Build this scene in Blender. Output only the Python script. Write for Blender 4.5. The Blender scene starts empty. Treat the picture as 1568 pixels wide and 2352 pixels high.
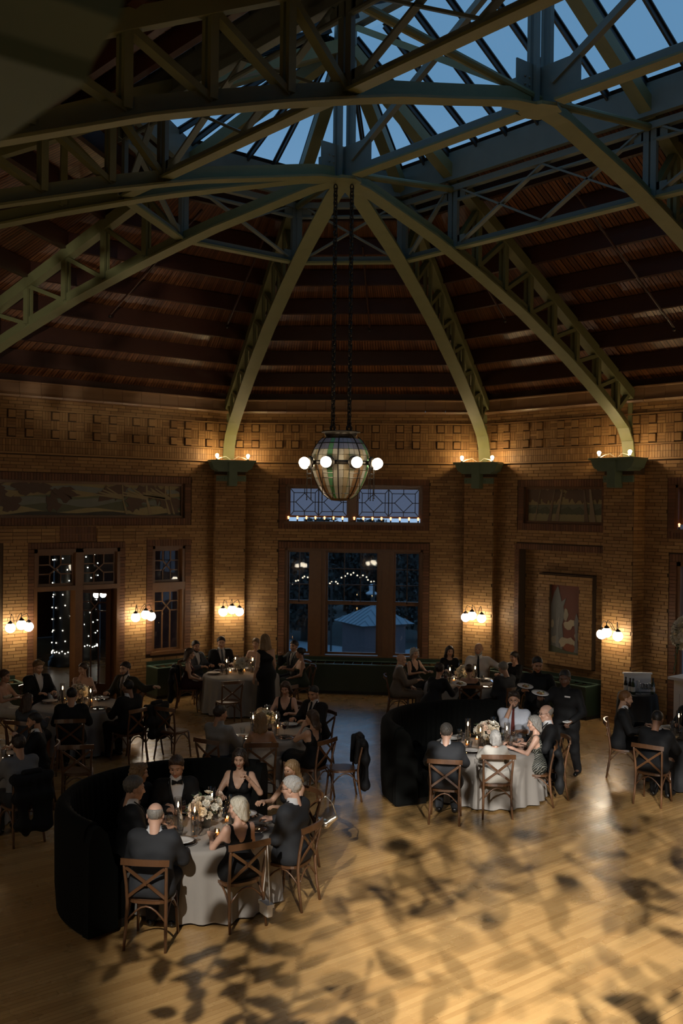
import bpy, bmesh, math, random
import numpy as np
from mathutils import Vector, Matrix, Euler
random.seed(7); np.random.seed(7)
SC = bpy.context.scene
COL = SC.collection
# ------------------------------------------------------------------ camera
FPX, HEYE, YAW, ROLL, HORIZ = 2350.0, 4.3, math.radians(39.9), math.atan(.012), 1159.0
_p = -math.atan((1176 - HORIZ) / FPX)
cF = Vector((math.sin(YAW) * math.cos(_p), math.cos(YAW) * math.cos(_p), math.sin(_p)))
_r0 = Vector((math.cos(YAW), -math.sin(YAW), 0)); _u0 = _r0.cross(cF)
cR = _r0 * math.cos(ROLL) + _u0 * math.sin(ROLL)
cU = -_r0 * math.sin(ROLL) + _u0 * math.cos(ROLL)
cO = Vector((0, 0, HEYE))
cam_d = bpy.data.cameras.new('camera'); cam = bpy.data.objects.new('camera', cam_d); COL.objects.link(cam)
cam.matrix_world = Matrix(((cR.x, cU.x, -cF.x, cO.x), (cR.y, cU.y, -cF.y, cO.y), (cR.z, cU.z, -cF.z, cO.z), (0, 0, 0, 1)))
cam_d.sensor_fit = 'HORIZONTAL'; cam_d.sensor_width = 24.0; cam_d.lens = FPX / 1568 * 24.0
cam_d.clip_start = .05; cam_d.clip_end = 400
cam_d.dof.use_dof = True; cam_d.dof.focus_distance = 13.0; cam_d.dof.aperture_fstop = 2.0
SC.camera = cam
def ray(x, y): return cF + cR * ((x - 784) / FPX) - cU * ((y - 1176) / FPX)
def onz(x, y, z=0.0):
    d = ray(x, y); return cO + d * ((z - HEYE) / d.z)
# ------------------------------------------------------------------ view, world
vs = SC.view_settings
vs.view_transform = 'Standard'; vs.look = 'None'; vs.gamma = 1.0; vs.use_curve_mapping = False; vs.exposure = 0.0
try: SC.display_settings.display_device = 'sRGB'
except Exception: pass
SC.cycles.use_denoising = True
SC.cycles.max_bounces = 7; SC.cycles.diffuse_bounces = 3; SC.cycles.glossy_bounces = 2; SC.cycles.transparent_max_bounces = 10
SC.cycles.use_adaptive_sampling = True; SC.cycles.adaptive_threshold = .03
SC.cycles.sample_clamp_indirect = 4.0; SC.cycles.caustics_reflective = False; SC.cycles.caustics_refractive = False
SC.cycles.use_light_tree = True
W = bpy.data.worlds.new('dusk_sky'); SC.world = W; W.use_nodes = True
nt = W.node_tree; bg = nt.nodes['Background']
tc = nt.nodes.new('ShaderNodeTexCoord'); sp = nt.nodes.new('ShaderNodeSeparateXYZ'); cr = nt.nodes.new('ShaderNodeValToRGB')
nt.links.new(tc.outputs['Generated'], sp.inputs[0]); nt.links.new(sp.outputs['Z'], cr.inputs['Fac']); nt.links.new(cr.outputs['Color'], bg.inputs['Color'])
cr.color_ramp.elements[0].position = 0.0; cr.color_ramp.elements[0].color = (.30, .46, .68, 1)
cr.color_ramp.elements[1].position = 0.75; cr.color_ramp.elements[1].color = (.108, .245, .42, 1)
for ps, c_ in ((.2, (.21, .37, .57, 1)), (.37, (.125, .27, .445, 1))):
    e_ = cr.color_ramp.elements.new(ps); e_.color = c_
bg.inputs['Strength'].default_value = 1.0
# ------------------------------------------------------------------ objects
def setp(o, label=None, cat=None, group=None, kind=None):
    if label: o['label'] = label
    if cat: o['category'] = cat
    if group: o['group'] = group
    if kind: o['kind'] = kind
    return o
def link(o, parent=None):
    COL.objects.link(o)
    if parent is not None: o.parent = parent
    return o
def empty(name, loc=(0, 0, 0), rz=0.0, parent=None):
    o = bpy.data.objects.new(name, None); o.empty_display_size = .2
    link(o, parent); o.location = loc; o.rotation_euler = (0, 0, rz); return o
def copy_tree(o, parent=None):
    c = o.copy(); COL.objects.link(c); c.parent = parent
    for ch in o.children: copy_tree(ch, c)
    return c
class MB:
    def __init__(s): s.v = []; s.f = []; s.m = []; s.t = []
    def add(s, vs, fs, mi=0, tint=None):
        b = len(s.v); s.v.extend([tuple(p) for p in vs])
        for f in fs:
            s.f.append(tuple(i + b for i in f)); s.m.append(mi); s.t.append(random.random() if tint is None else tint)
        return s
    def box(s, a, b, mi=0, tint=None):
        x0, y0, z0 = a; x1, y1, z1 = b
        if tint is None: tint = random.random()
        return s.add([(x0,y0,z0),(x1,y0,z0),(x1,y1,z0),(x0,y1,z0),(x0,y0,z1),(x1,y0,z1),(x1,y1,z1),(x0,y1,z1)],
            [(0,3,2,1),(4,5,6,7),(0,1,5,4),(1,2,6,5),(2,3,7,6),(3,0,4,7)], mi, tint)
    def bar(s, a, b, w, h, up=(0, 0, 1), mi=0, off=0.0, offh=0.0):
        a = Vector(a); b = Vector(b); d = b - a
        if d.length < 1e-6: return s
        d.normalize(); up = Vector(up)
        sd = d.cross(up)
        if sd.length < 1e-4: sd = d.cross(Vector((1, 0, 0)))
        sd.normalize(); u2 = sd.cross(d); vs = []
        for p in (a, b):
            for i, j in ((-1,-1),(1,-1),(1,1),(-1,1)): vs.append(p + sd * (i * w / 2 + off) + u2 * (j * h / 2 + offh))
        return s.add(vs, [(0,1,2,3),(7,6,5,4),(0,4,5,1),(1,5,6,2),(2,6,7,3),(3,7,4,0)], mi)
    def sweep(s, pts, w, h, side, mi=0, offs=0.0, offu=0.0):
        """rectangular section along pts; side = constant side vector"""
        pts = [Vector(p) for p in pts]; sd = Vector(side).normalized(); n = len(pts); vs = []
        for i, p in enumerate(pts):
            d = (pts[min(i+1, n-1)] - pts[max(i-1, 0)]).normalized(); u = sd.cross(d).normalized()
            if i == 0: s._u = u
            for a, b in ((-1,-1),(1,-1),(1,1),(-1,1)): vs.append(p + sd * (a*w/2 + offs) + u * (b*h/2 + offu))
        fs = [(0,1,2,3), tuple(4*(n-1)+k for k in (3,2,1,0))]
        for i in range(n-1):
            for k in range(4): a = 4*i+k; b = 4*i+(k+1)%4; fs.append((a, a+4, b+4, b))
        return s.add(vs, fs, mi)
    def tube(s, pts, r, n=8, mi=0, cap=True, closed=False):
        pts = [Vector(p) for p in pts]; m = len(pts); rr = r if isinstance(r, (list, tuple)) else [r]*m; vs = []; u = None
        for i, p in enumerate(pts):
            d = (pts[(i+1) % m] - pts[i-1]) if closed else (pts[min(i+1, m-1)] - pts[max(i-1, 0)])
            d.normalize()
            if u is None:
                u = d.cross(Vector((0,0,1)))
                if u.length < 1e-3: u = d.cross(Vector((1,0,0)))
            u = (u - d * u.dot(d)).normalized(); w = d.cross(u)
            for k in range(n):
                a = 2*math.pi*k/n; vs.append(p + (u*math.cos(a) + w*math.sin(a)) * rr[i])
        fs = []
        for i in range(m if closed else m-1):
            for k in range(n):
                a = i*n+k; b = i*n+(k+1)%n; c = ((i+1)%m)*n; fs.append((a, b, c+(k+1)%n, c+k))
        if cap and not closed: fs += [tuple(range(n-1,-1,-1)), tuple((m-1)*n+k for k in range(n))]
        return s.add(vs, fs, mi)
    def lathe(s, prof, n=24, c=(0,0,0), mi=0, a0=0.0, a1=2*math.pi, axis='z', capends=False):
        full = abs(a1 - a0 - 2*math.pi) < 1e-6; k = n if full else n+1; vs = []; fs = []
        for i in range(k):
            a = a0 + (a1-a0)*i/n
            for r, z in prof: vs.append((c[0]+r*math.cos(a), c[1]+r*math.sin(a), c[2]+z))
        m = len(prof)
        for i in range(n):
            for j in range(m-1):
                a = i*m+j; b = ((i+1) % k)*m+j; fs.append((a, b, b+1, a+1))
        if capends: fs += [tuple(range(m-1,-1,-1)), tuple(n*m+j for j in range(m))]
        return s.add(vs, fs, mi)
    def ball(s, c, r, n=16, m=10, mi=0, sc=(1,1,1)):
        prof = [(max(1e-4, math.sin(math.pi*j/m)), -math.cos(math.pi*j/m)) for j in range(m+1)]
        b = len(s.v); s.lathe(prof, n, mi=mi)
        for i in range(b, len(s.v)):
            x, y, z = s.v[i]; s.v[i] = (c[0]+x*r*sc[0], c[1]+y*r*sc[1], c[2]+z*r*sc[2])
        return s
    def prism(s, poly, y0, y1, mi=0, plane='xz'):
        """extrude a polygon"""
        n = len(poly)
        if plane == 'xz': vs = [(x, y0, z) for x, z in poly] + [(x, y1, z) for x, z in poly]
        else: vs = [(x, z, y0) for x, z in poly] + [(x, z, y1) for x, z in poly]
        fs = [tuple(range(n)), tuple(range(2*n-1, n-1, -1))] + [(i, i+n, (i+1)%n+n, (i+1)%n) for i in range(n)]
        return s.add(vs, fs, mi)
    def xform(s, M, start=0):
        for i in range(start, len(s.v)): s.v[i] = tuple(M @ Vector(s.v[i]))
        return s
    def mesh(s, name, mats, smooth=False):
        me = bpy.data.meshes.new(name); me.from_pydata(s.v, [], s.f)
        for m in (mats if isinstance(mats, (list, tuple)) else [mats]): me.materials.append(m)
        if len(s.m) == len(me.polygons):
            me.polygons.foreach_set('material_index', s.m)
            at = me.attributes.new('tint', 'FLOAT', 'FACE'); at.data.foreach_set('value', s.t)
        if smooth: me.polygons.foreach_set('use_smooth', [True]*len(me.polygons))
        me.update(); fixn(me); return me
    def build(s, name, mats, parent=None, smooth=False, mat=None, **kw):
        o = bpy.data.objects.new(name, s.mesh(name, mats, smooth)); link(o, parent)
        if mat is not None: o.matrix_basis = mat
        setp(o, **kw); return o
def fixn(me):
    if len(me.polygons) > 60000: return
    bm = bmesh.new(); bm.from_mesh(me); bmesh.ops.recalc_face_normals(bm, faces=bm.faces); bm.to_mesh(me); bm.free()
def inst(name, me, parent=None, mat=None, **kw):
    o = bpy.data.objects.new(name, me); link(o, parent)
    if mat is not None: o.matrix_basis = mat
    setp(o, **kw); return o
def smoothsharp(o, ang=40):
    for p in o.data.polygons: p.use_smooth = True
    try: o.data.set_sharp_from_angle(angle=math.radians(ang))
    except Exception: pass
    return o
# ------------------------------------------------------------------ materials
MATS = {}
def mat(name, col=(.5,.5,.5), rough=.6, metal=0.0, emit=None, es=1.0, noise=0.0, nscale=8.0, bump=0.0, bscale=60.0, tint=0.0, spec=.5, sheen=0.0, alpha=1.0, col2=None, coat=0.0, trans=0.0, sampling=None, sss=0.0):
    if name in MATS: return MATS[name]
    m = bpy.data.materials.new(name); m.use_nodes = True; MATS[name] = m
    n = m.node_tree; b = n.nodes['Principled BSDF']; L = n.links.new
    b.inputs['Base Color'].default_value = (*col, 1); b.inputs['Roughness'].default_value = rough; b.inputs['Metallic'].default_value = metal
    b.inputs['Specular IOR Level'].default_value = spec
    if sheen: b.inputs['Sheen Weight'].default_value = sheen; b.inputs['Sheen Roughness'].default_value = .4
    if coat: b.inputs['Coat Weight'].default_value = coat; b.inputs['Coat Roughness'].default_value = .22
    if trans: b.inputs['Transmission Weight'].default_value = trans
    if sss: b.inputs['Subsurface Weight'].default_value = sss; b.inputs['Subsurface Radius'].default_value = (.01, .004, .002)
    b.inputs['Alpha'].default_value = alpha
    if emit: b.inputs['Emission Color'].default_value = (*emit, 1); b.inputs['Emission Strength'].default_value = es
    src = None
    if col2 is not None or noise or tint:
        mx = n.nodes.new('ShaderNodeMix'); mx.data_type = 'RGBA'
        c2 = col2 if col2 is not None else tuple(c * .55 for c in col)
        mx.inputs[6].default_value = (*col, 1); mx.inputs[7].default_value = (*c2, 1)
        fac = None
        if noise:
            tc = n.nodes.new('ShaderNodeTexCoord'); nz = n.nodes.new('ShaderNodeTexNoise'); nz.inputs['Scale'].default_value = nscale; nz.inputs['Detail'].default_value = 4
            L(tc.outputs['Object'], nz.inputs['Vector'])
            ml = n.nodes.new('ShaderNodeMath'); ml.operation = 'MULTIPLY'; ml.inputs[1].default_value = noise; L(nz.outputs['Fac'], ml.inputs[0]); fac = ml.outputs[0]
        if tint:
            at = n.nodes.new('ShaderNodeAttribute'); at.attribute_name = 'tint'; oi = n.nodes.new('ShaderNodeObjectInfo')
            ad = n.nodes.new('ShaderNodeMath'); ad.operation = 'ADD'; L(at.outputs['Fac'], ad.inputs[0]); L(oi.outputs['Random'], ad.inputs[1])
            fr = n.nodes.new('ShaderNodeMath'); fr.operation = 'FRACT'; L(ad.outputs[0], fr.inputs[0])
            pw = n.nodes.new('ShaderNodeMath'); pw.operation = 'MULTIPLY'; pw.inputs[1].default_value = tint; L(fr.outputs[0], pw.inputs[0])
            if fac is None: fac = pw.outputs[0]
            else:
                a2 = n.nodes.new('ShaderNodeMath'); a2.operation = 'ADD'; a2.use_clamp = True; L(fac, a2.inputs[0]); L(pw.outputs[0], a2.inputs[1]); fac = a2.outputs[0]
        if fac is not None: L(fac, mx.inputs[0])
        L(mx.outputs[2], b.inputs['Base Color'])
    if bump:
        tc = n.nodes.new('ShaderNodeTexCoord'); nz = n.nodes.new('ShaderNodeTexNoise'); nz.inputs['Scale'].default_value = bscale; nz.inputs['Detail'].default_value = 3
        L(tc.outputs['Object'], nz.inputs['Vector']); bp = n.nodes.new('ShaderNodeBump'); bp.inputs['Strength'].default_value = bump; bp.inputs['Distance'].default_value = .01
        L(nz.outputs['Fac'], bp.inputs['Height']); L(bp.outputs['Normal'], b.inputs['Normal'])
    if sampling: m.cycles.emission_sampling = sampling
    return m
def glassmat(name, tintc=(.9,.95,1), refl=1.0, rough=0.02):
    """thin pane: clear transmission plus fresnel mirror reflection"""
    if name in MATS: return MATS[name]
    m = bpy.data.materials.new(name); m.use_nodes = True; MATS[name] = m; n = m.node_tree; n.nodes.clear(); L = n.links.new
    o = n.nodes.new('ShaderNodeOutputMaterial'); mx = n.nodes.new('ShaderNodeMixShader'); t = n.nodes.new('ShaderNodeBsdfTransparent'); g = n.nodes.new('ShaderNodeBsdfGlossy')
    fr = n.nodes.new('ShaderNodeFresnel'); ge = n.nodes.new('ShaderNodeNewGeometry'); io = n.nodes.new('ShaderNodeMapRange')
    io.inputs[3].default_value = 1.5; io.inputs[4].default_value = 1/1.5; L(ge.outputs['Backfacing'], io.inputs[0]); L(io.outputs[0], fr.inputs['IOR'])
    ml = n.nodes.new('ShaderNodeMath'); ml.operation = 'MULTIPLY'; ml.inputs[1].default_value = refl; ml.use_clamp = True
    t.inputs['Color'].default_value = (*tintc, 1); g.inputs['Color'].default_value = (.9,.9,.9,1); g.inputs['Roughness'].default_value = rough
    L(fr.outputs[0], ml.inputs[0]); L(ml.outputs[0], mx.inputs[0]); L(t.outputs[0], mx.inputs[1]); L(g.outputs[0], mx.inputs[2]); L(mx.outputs[0], o.inputs['Surface'])
    return m
M_brick = mat('buff_brick', (.42,.235,.088), .55, col2=(.24,.12,.042), tint=.75, noise=.35, nscale=26, bump=.18, bscale=50, spec=.35)
M_brickd = mat('brown_brick', (.20,.085,.038), .55, col2=(.115,.05,.025), tint=.8, noise=.3, nscale=26, bump=.15, spec=.35)
M_mortar = mat('mortar', (.085,.05,.024), .95, noise=.5, nscale=30)
M_terra = mat('glazed_terracotta', (.36,.215,.115), .32, col2=(.25,.13,.06), tint=.5, noise=.4, nscale=3, spec=.6)
M_green = mat('painted_green_steel', (.20,.20,.085), .5, col2=(.13,.135,.058), noise=.7, nscale=5, bump=.08, bscale=30)
M_cap = mat('painted_green_iron', (.15,.20,.125), .5, col2=(.08,.11,.07), noise=.7, nscale=6, bump=.06)
M_wood = mat('oak_trim', (.17,.075,.026), .38, col2=(.10,.04,.014), noise=.8, nscale=14, coat=.3)
M_roofw = mat('red_brown_roof_board', (.235,.095,.035), .36, col2=(.11,.04,.015), tint=.85, noise=.3, nscale=9, coat=.15)
M_purlin = mat('dark_purlin_timber', (.05,.016,.008), .4, col2=(.03,.01,.005), noise=.7, nscale=6, coat=.1)
M_radg = mat('dark_green_enamel', (.028,.045,.028), .35, noise=.3, nscale=4)
M_black = mat('black_metal', (.012,.012,.012), .4)
M_bronze = mat('dark_bronze', (.05,.04,.03), .4, metal=.8)
M_muntin = mat('dark_muntin', (.05,.028,.014), .45)
G_pane = glassmat('window_glass', (.86,.92,.97), 1.0)
G_sky = glassmat('skylight_glass', (.93,.97,1.0), .5)
HUB = Vector((10.07, 12.08, 0)); AX = 10.07
# ================================================================== FLOOR
def floor_material():
    m = mat('maple_strip', (.52,.315,.120), .2, col2=(.34,.185,.062), tint=.55, noise=.55, nscale=3.2, spec=.85, coat=.5)
    n = m.node_tree; b = n.nodes['Principled BSDF']; L = n.links.new
    g = n.nodes.new('ShaderNodeNewGeometry'); nz = n.nodes.new('ShaderNodeTexNoise'); nz.inputs['Scale'].default_value = 2.3; nz.inputs['Detail'].default_value = 6
    L(g.outputs['Position'], nz.inputs['Vector'])
    mr = n.nodes.new('ShaderNodeMapRange'); mr.inputs[1].default_value = .3; mr.inputs[2].default_value = .75; mr.inputs[3].default_value = .22; mr.inputs[4].default_value = .36; b.inputs['Coat Roughness'].default_value = .26
    L(nz.outputs['Fac'], mr.inputs[0]); L(mr.outputs[0], b.inputs['Roughness'])
    for nd in n.nodes:
        if nd.type == 'TEX_COORD':
            for l in list(nd.outputs['Object'].links): L(g.outputs['Position'], l.to_socket)
    return m
M_floor = floor_material()
M_gap = mat('floor_joint', (.05,.025,.01), .8)
floor = MB().box((-2.6,-4.2,-.25),(17.8,20.5,-.012)).build('floor', M_gap, kind='structure')
def project(P):
    v = Vector(P) - cO; d = v.dot(cF)
    return 784 + FPX*v.dot(cR)/d, 1176 - FPX*v.dot(cU)/d, d
def inframe(P, m=0):
    v = Vector(P) - cO
    if v.dot(cF) < .3: return False
    x, y, d = project(P); return -m < x < 1568+m and -m < y < 2352+m
pl = []
WY = .064
rnd = random.Random(3)
for k in range(int((20.3+4.1)/WY)):
    y = -4.1 + k*WY; x = -2.5 - rnd.random()*2
    while x < 17.7:
        L_ = 1.3 + rnd.random()*1.9; a = max(x, -2.55); b_ = min(x+L_, 17.72)
        if b_ - a > .05: pl.append((a, b_, y, rnd.random()))
        x += L_
cand = sorted([(project(((a+b)/2, y, 0))[2], i) for i, (a, b, y, t) in enumerate(pl) if inframe(((a+b)/2, y, 0), 60) and not (a < 5.4 and y > 9.2)])[:300]
near = set(i for _, i in cand)
pm = MB().box((0,0,-.012),(1,WY-.003,0), tint=0.0).mesh('plank', M_floor)
rest = MB()
for i, (a, b, y, t) in enumerate(pl):
    if i in near: inst('plank', pm, floor, Matrix.Translation((a, y, 0)) @ Matrix.Diagonal((b-a-.002, 1, 1, 1)))
    else: rest.add([(a,y,0),(b-.002,y,0),(b-.002,y+WY-.003,0),(a,y+WY-.003,0)], [(0,1,2,3)], 0, t)
rest.build('plank_field', M_floor, floor, kind='stuff')
# ================================================================== WALLS
CP, BL, JT = .069, .305, .009
BRK = MB().box((0,-.012,0),(1,.004,CP-JT), tint=0.0).mesh('brick', M_brick)
def frame_mat(p0, u):
    u = Vector((u[0], u[1], 0)).normalized(); y = Vector((-u.y, u.x, 0))
    return Matrix(((u.x, y.x, 0, p0[0]), (u.y, y.y, 0, p0[1]), (0, 0, 1, 0), (0, 0, 0, 1)))
def cells(u0, u1, z0, z1, holes):
    us = sorted(set([u0, u1] + [min(max(h[k], u0), u1) for h in holes for k in (0, 1)])); zs = sorted(set([z0, z1] + [min(max(h[k], z0), z1) for h in holes for k in (2, 3)]))
    out = []
    for i in range(len(us)-1):
        for j in range(len(zs)-1):
            cu, cz = (us[i]+us[i+1])/2, (zs[j]+zs[j+1])/2
            if us[i+1]-us[i] > 1e-6 and zs[j+1]-zs[j] > 1e-6 and not any(h[0] < cu < h[1] and h[2] < cz < h[3] for h in holes): out.append((us[i], us[i+1], zs[j], zs[j+1]))
    return out
def lay_bricks(o, M, u0, u1, z0, z1, holes, nparts=300, seed=1, y=0.0, zmin=.9):
    r = random.Random(seed); items = []
    k = 0; z = z0
    while z + CP <= z1 + .02:
        zc = z + CP/2; iv = [(u0, u1)]
        for h in holes:
            if h[2] < zc < h[3]:
                nv = []
                for a, b in iv:
                    if h[1] <= a or h[0] >= b: nv.append((a, b)); continue
                    if h[0] > a: nv.append((a, h[0]))
                    if h[1] < b: nv.append((h[1], b))
                iv = nv
        off = (k % 2)*BL/2 + (k % 5)*.021
        for a, b in iv:
            u = math.floor((a - off)/BL)*BL + off
            while u < b:
                s, e = max(u, a), min(u+BL, b)
                if e - s > .03: items.append((s, e, z, r.random(), r.random()*.004))
                u += BL
        z += CP; k += 1
    cd = []
    for i, (s, e, z, t, dp) in enumerate(items):
        P = M @ Vector(((s+e)/2, y, z))
        if z > zmin and inframe(P): cd.append((project(P)[2]/(e-s), i))
    top = set(i for _, i in sorted(cd)[:nparts]); st = MB()
    for i, (s, e, z, t, dp) in enumerate(items):
        if i in top: inst('brick', BRK, o, Matrix.Translation((s, y-dp, z)) @ Matrix.Diagonal((e-s-JT, 1, 1, 1)))
        else: st.box((s, y-.012-dp, z), (e-JT, y+.004, z+CP-JT), tint=t)
    if st.v: st.build('brickwork', M_brick, o, kind='stuff')
def surround(o, u0, u1, z0, z1, w=.16, bottom=True, top=True, y=0.0, name='brick_surround'):
    """brown bricks standing around an opening u0..u1 x z0..z1 (outside it)"""
    m = MB(); p = .066
    for (za, zb, on) in ((z1, z1+w, top), (z0-w, z0, bottom)):
        if not on: continue
        n = max(1, round((u1-u0+2*w)/p)); q = (u1-u0+2*w)/n
        for i in range(n): a = u0-w+i*q; m.box((a, y-.022-random.random()*.003, za+.004), (a+q-.007, y, zb-.004))
    n = max(1, round((z1-z0)/CP)); q = (z1-z0)/n
    for (ua, ub) in ((u0-w, u0), (u1, u1+w)):
        for i in range(n): m.box((ua+.003, y-.022-random.random()*.003, z0+i*q), (ub-.003, y, z0+(i+1)*q-.008))
    m.build(name, M_brickd, o, kind='stuff')
def frieze(o, u0, u1):
    """soldier band, patterned frieze, brick courses and terracotta coping"""
    sd = MB(); p = .062; n = int((u1-u0)/p)
    for i in range(n):
        a = u0 + i*p
        for zz in (5.305, 5.435): sd.box((a, -.014-random.random()*.003, zz), (a+p-.007, 0, zz+.122))
    sd.build('soldier_course', M_brick, o, kind='stuff')
    st = MB().box((u0, -.055, 5.265), (u1, 0, 5.297)).box((u0, -.05, 5.567), (u1, 0, 5.592)).box((u0,-.045,6.165),(u1,0,6.195))
    st.build('ledge', M_brick, o)
    fr = MB(); c = .188; b = c/3; ncol = int((u1-u0)/c)
    for i in range(ncol):
        for j in range(3):
            ua = u0 + i*c; za = 5.6 + j*c; motif = i % 5
            proud = (motif in (1, 3) and j in (0, 2)); deep = (motif == 2 and j == 1) or (motif == 4 and j == 1)
            d = .05 if proud else (.004 if deep else .014)
            if proud:
                fr.box((ua+.02, -d, za+.02), (ua+c-.02, 0, za+c-.02)); fr.box((ua+.02, -d-.002, za+c/2-.003), (ua+c-.02, -d+.01, za+c/2+.003))
            elif (i + j) % 2 == 0:
                for k in range(3): fr.box((ua, -d-random.random()*.004, za+k*b), (ua+c-.007, 0, za+(k+1)*b-.007))
            else:
                for k in range(3): fr.box((ua+k*b, -d-random.random()*.004, za), (ua+(k+1)*b-.007, 0, za+c-.007))
    fr.build('frieze_brickwork', M_brick, o, kind='stuff')
    co = MB(); prof = [(0,6.40),(-.05,6.42),(-.085,6.455),(-.06,6.485),(-.045,6.51),(-.035,6.60),(-.03,6.70),(-.05,6.715),(-.05,6.74),(.3,6.74),(.3,6.40)]
    n = max(1, round((u1-u0)/.47)); q = (u1-u0)/n
    prism = lambda a, b: MB().add([(a, y, z) for y, z in prof]+[(b, y, z) for y, z in prof], [tuple(range(len(prof)))[::-1], tuple(range(len(prof), 2*len(prof)))] + [(i, (i+1) % len(prof), (i+1) % len(prof)+len(prof), i+len(prof)) for i in range(len(prof))])
    me = prism(0, q-.006).mesh('coping_tile', M_terra)
    for i in range(n): inst('coping_tile', me, o, Matrix.Translation((u0+i*q, 0, 0)))
def make_wall(name, p0, u, u0, u1, holes, nobrick, thick=.32, nparts=300, seed=1, top=6.45, **kw):
    M = frame_mat(p0, u); m = MB()
    for a, b, c, d in cells(u0, u1, -.2, top, holes): m.box((a, 0, c), (b, thick, d))
    o = m.build(name, M_mortar, mat=M, kind='structure')
    lay_bricks(o, M, u0, u1, 0, 5.262, holes + nobrick, nparts, seed)
    lay_bricks(o, M, u0, u1, 6.2, 6.40, [], 0, seed+5)
    frieze(o, u0, u1)
    return o, M
# wall A (end wall): local u = world x ; wall B canted ; wall C right
uA0 = (0.0, 20.23); S2 = 2**-.5
holesA = [(8.67,10.62,-.3,3.30),(11.43,12.27,.91,3.32),(7.03,7.87,.91,3.32),(7.08,12.24,3.95,4.73)]
nbA = [(8.55,10.74,0,3.45),(11.28,12.42,.80,3.47),(6.88,8.02,.8,3.47),(6.9,12.42,3.79,4.90)]
wallA, MA = make_wall('wall_back', uA0, (1,0), 6.0, 13.41, holesA, nbA, seed=11)
pB = (15.535, 18.105)
holesB = [(-1.62,1.60,.74,3.27),(-1.62,1.58,3.86,4.76)]
nbB = [(-1.78,1.76,.6,3.43),(-1.78,1.74,3.70,4.92)]
wallB, MBm = make_wall('wall_canted', pB, (S2,-S2), -3.005, 3.005, holesB, nbB, seed=12)
# wall C runs along -y at x=17.66 ; u = 15.98 - y
uC = lambda y: 15.98 - y
holesC = [(uC(14.82),uC(12.74),3.94,4.74),(uC(14.92),uC(12.62),.6,3.36),(uC(11.05),uC(9.35),3.86,4.76),(uC(11.0),uC(9.4),.0,3.27)]
nbC = [(uC(14.99),uC(12.60),3.80,4.90),(uC(15.0),uC(12.55),.45,3.5),(uC(11.21),uC(9.2),3.7,4.92),(uC(11.16),uC(9.24),0,3.43)]
wallC, MC = make_wall('wall_right', (17.66, 15.98), (0,-1), 0, 20.2, holesC, nbC, seed=13)
# plain walls outside the view
MB().box((-2.9,-4.4,-.2),(-2.6,14.6,7.2)).build('wall_left', mat('plain_brick_wall',(.28,.16,.07),.7,noise=.6,nscale=4), kind='structure')
MB().box((-2.9,-4.5,-.2),(17.9,-4.2,12)).build('wall_front', MATS['plain_brick_wall'], kind='structure')
MB().add([(-2.6,14.4,-.2),(6.05,20.33,-.2),(6.05,20.33,6.74),(-2.6,14.4,6.74),(-2.8,14.6,-.2),(5.9,20.6,-.2),(5.9,20.6,6.74),(-2.8,14.6,6.74)],
    [(0,1,2,3),(4,5,6,7),(0,1,5,4),(3,2,6,7),(0,3,7,4),(1,2,6,5)]).build('wall_canted_left', MATS['plain_brick_wall'], kind='structure')
# surrounds
surround(wallA, 11.43, 12.27, .91, 3.32, .15, bottom=False); surround(wallA, 8.67, 10.62, 0, 3.30, .13, bottom=False)
surround(wallA, 7.08, 12.24, 3.95, 4.73, .155)
surround(wallB, -1.62, 1.60, .74, 3.27, .15, bottom=False); surround(wallB, -1.62, 1.58, 3.86, 4.76, .15)
surround(wallC, uC(14.82), uC(12.74), 3.94, 4.74, .15); surround(wallC, uC(14.92), uC(12.62), .6, 3.36, .13)
surround(wallC, uC(11.05), uC(9.35), 3.86, 4.76, .15); surround(wallC, uC(11.0), uC(9.4), 0, 3.27, .15, bottom=False)
# stepped brown band between mural and door, with two brick panels
pn = MB()
for a, b in ((7.9,9.2),(10.07,11.2)):
    for k in range(4):
        u = a
        while u < b: e = min(u+BL, b); pn.box((u, -.045, 3.44+k*.073), (e-.008, 0, 3.44+k*.073+.063)); u += BL
pn.build('panel_brickwork', M_brick, wallA, kind='stuff')
ct = MB()
for i in range(12): ct.box((9.23+i*.069, -.02, 3.46), (9.23+i*.069+.06, 0, 3.60)); ct.box((9.23+i*.069, -.02, 3.61), (9.23+i*.069+.06, 0, 3.77))
ct.build('brick_centrepiece', M_brickd, wallA, kind='stuff')
# baseboards under the walls
def baseboard(name, M, u0, u1): MB().box((u0,-.03,0),(u1,.0,.22)).box((u0,-.045,.2),(u1,0,.24)).build(name, M_wood, mat=M, kind='structure')
baseboard('baseboard_back', MA, 10.8, 13.2); baseboard('baseboard_canted', MBm, -2.9, 2.9); baseboard('baseboard_right', MC, .2, 4.7)
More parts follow.
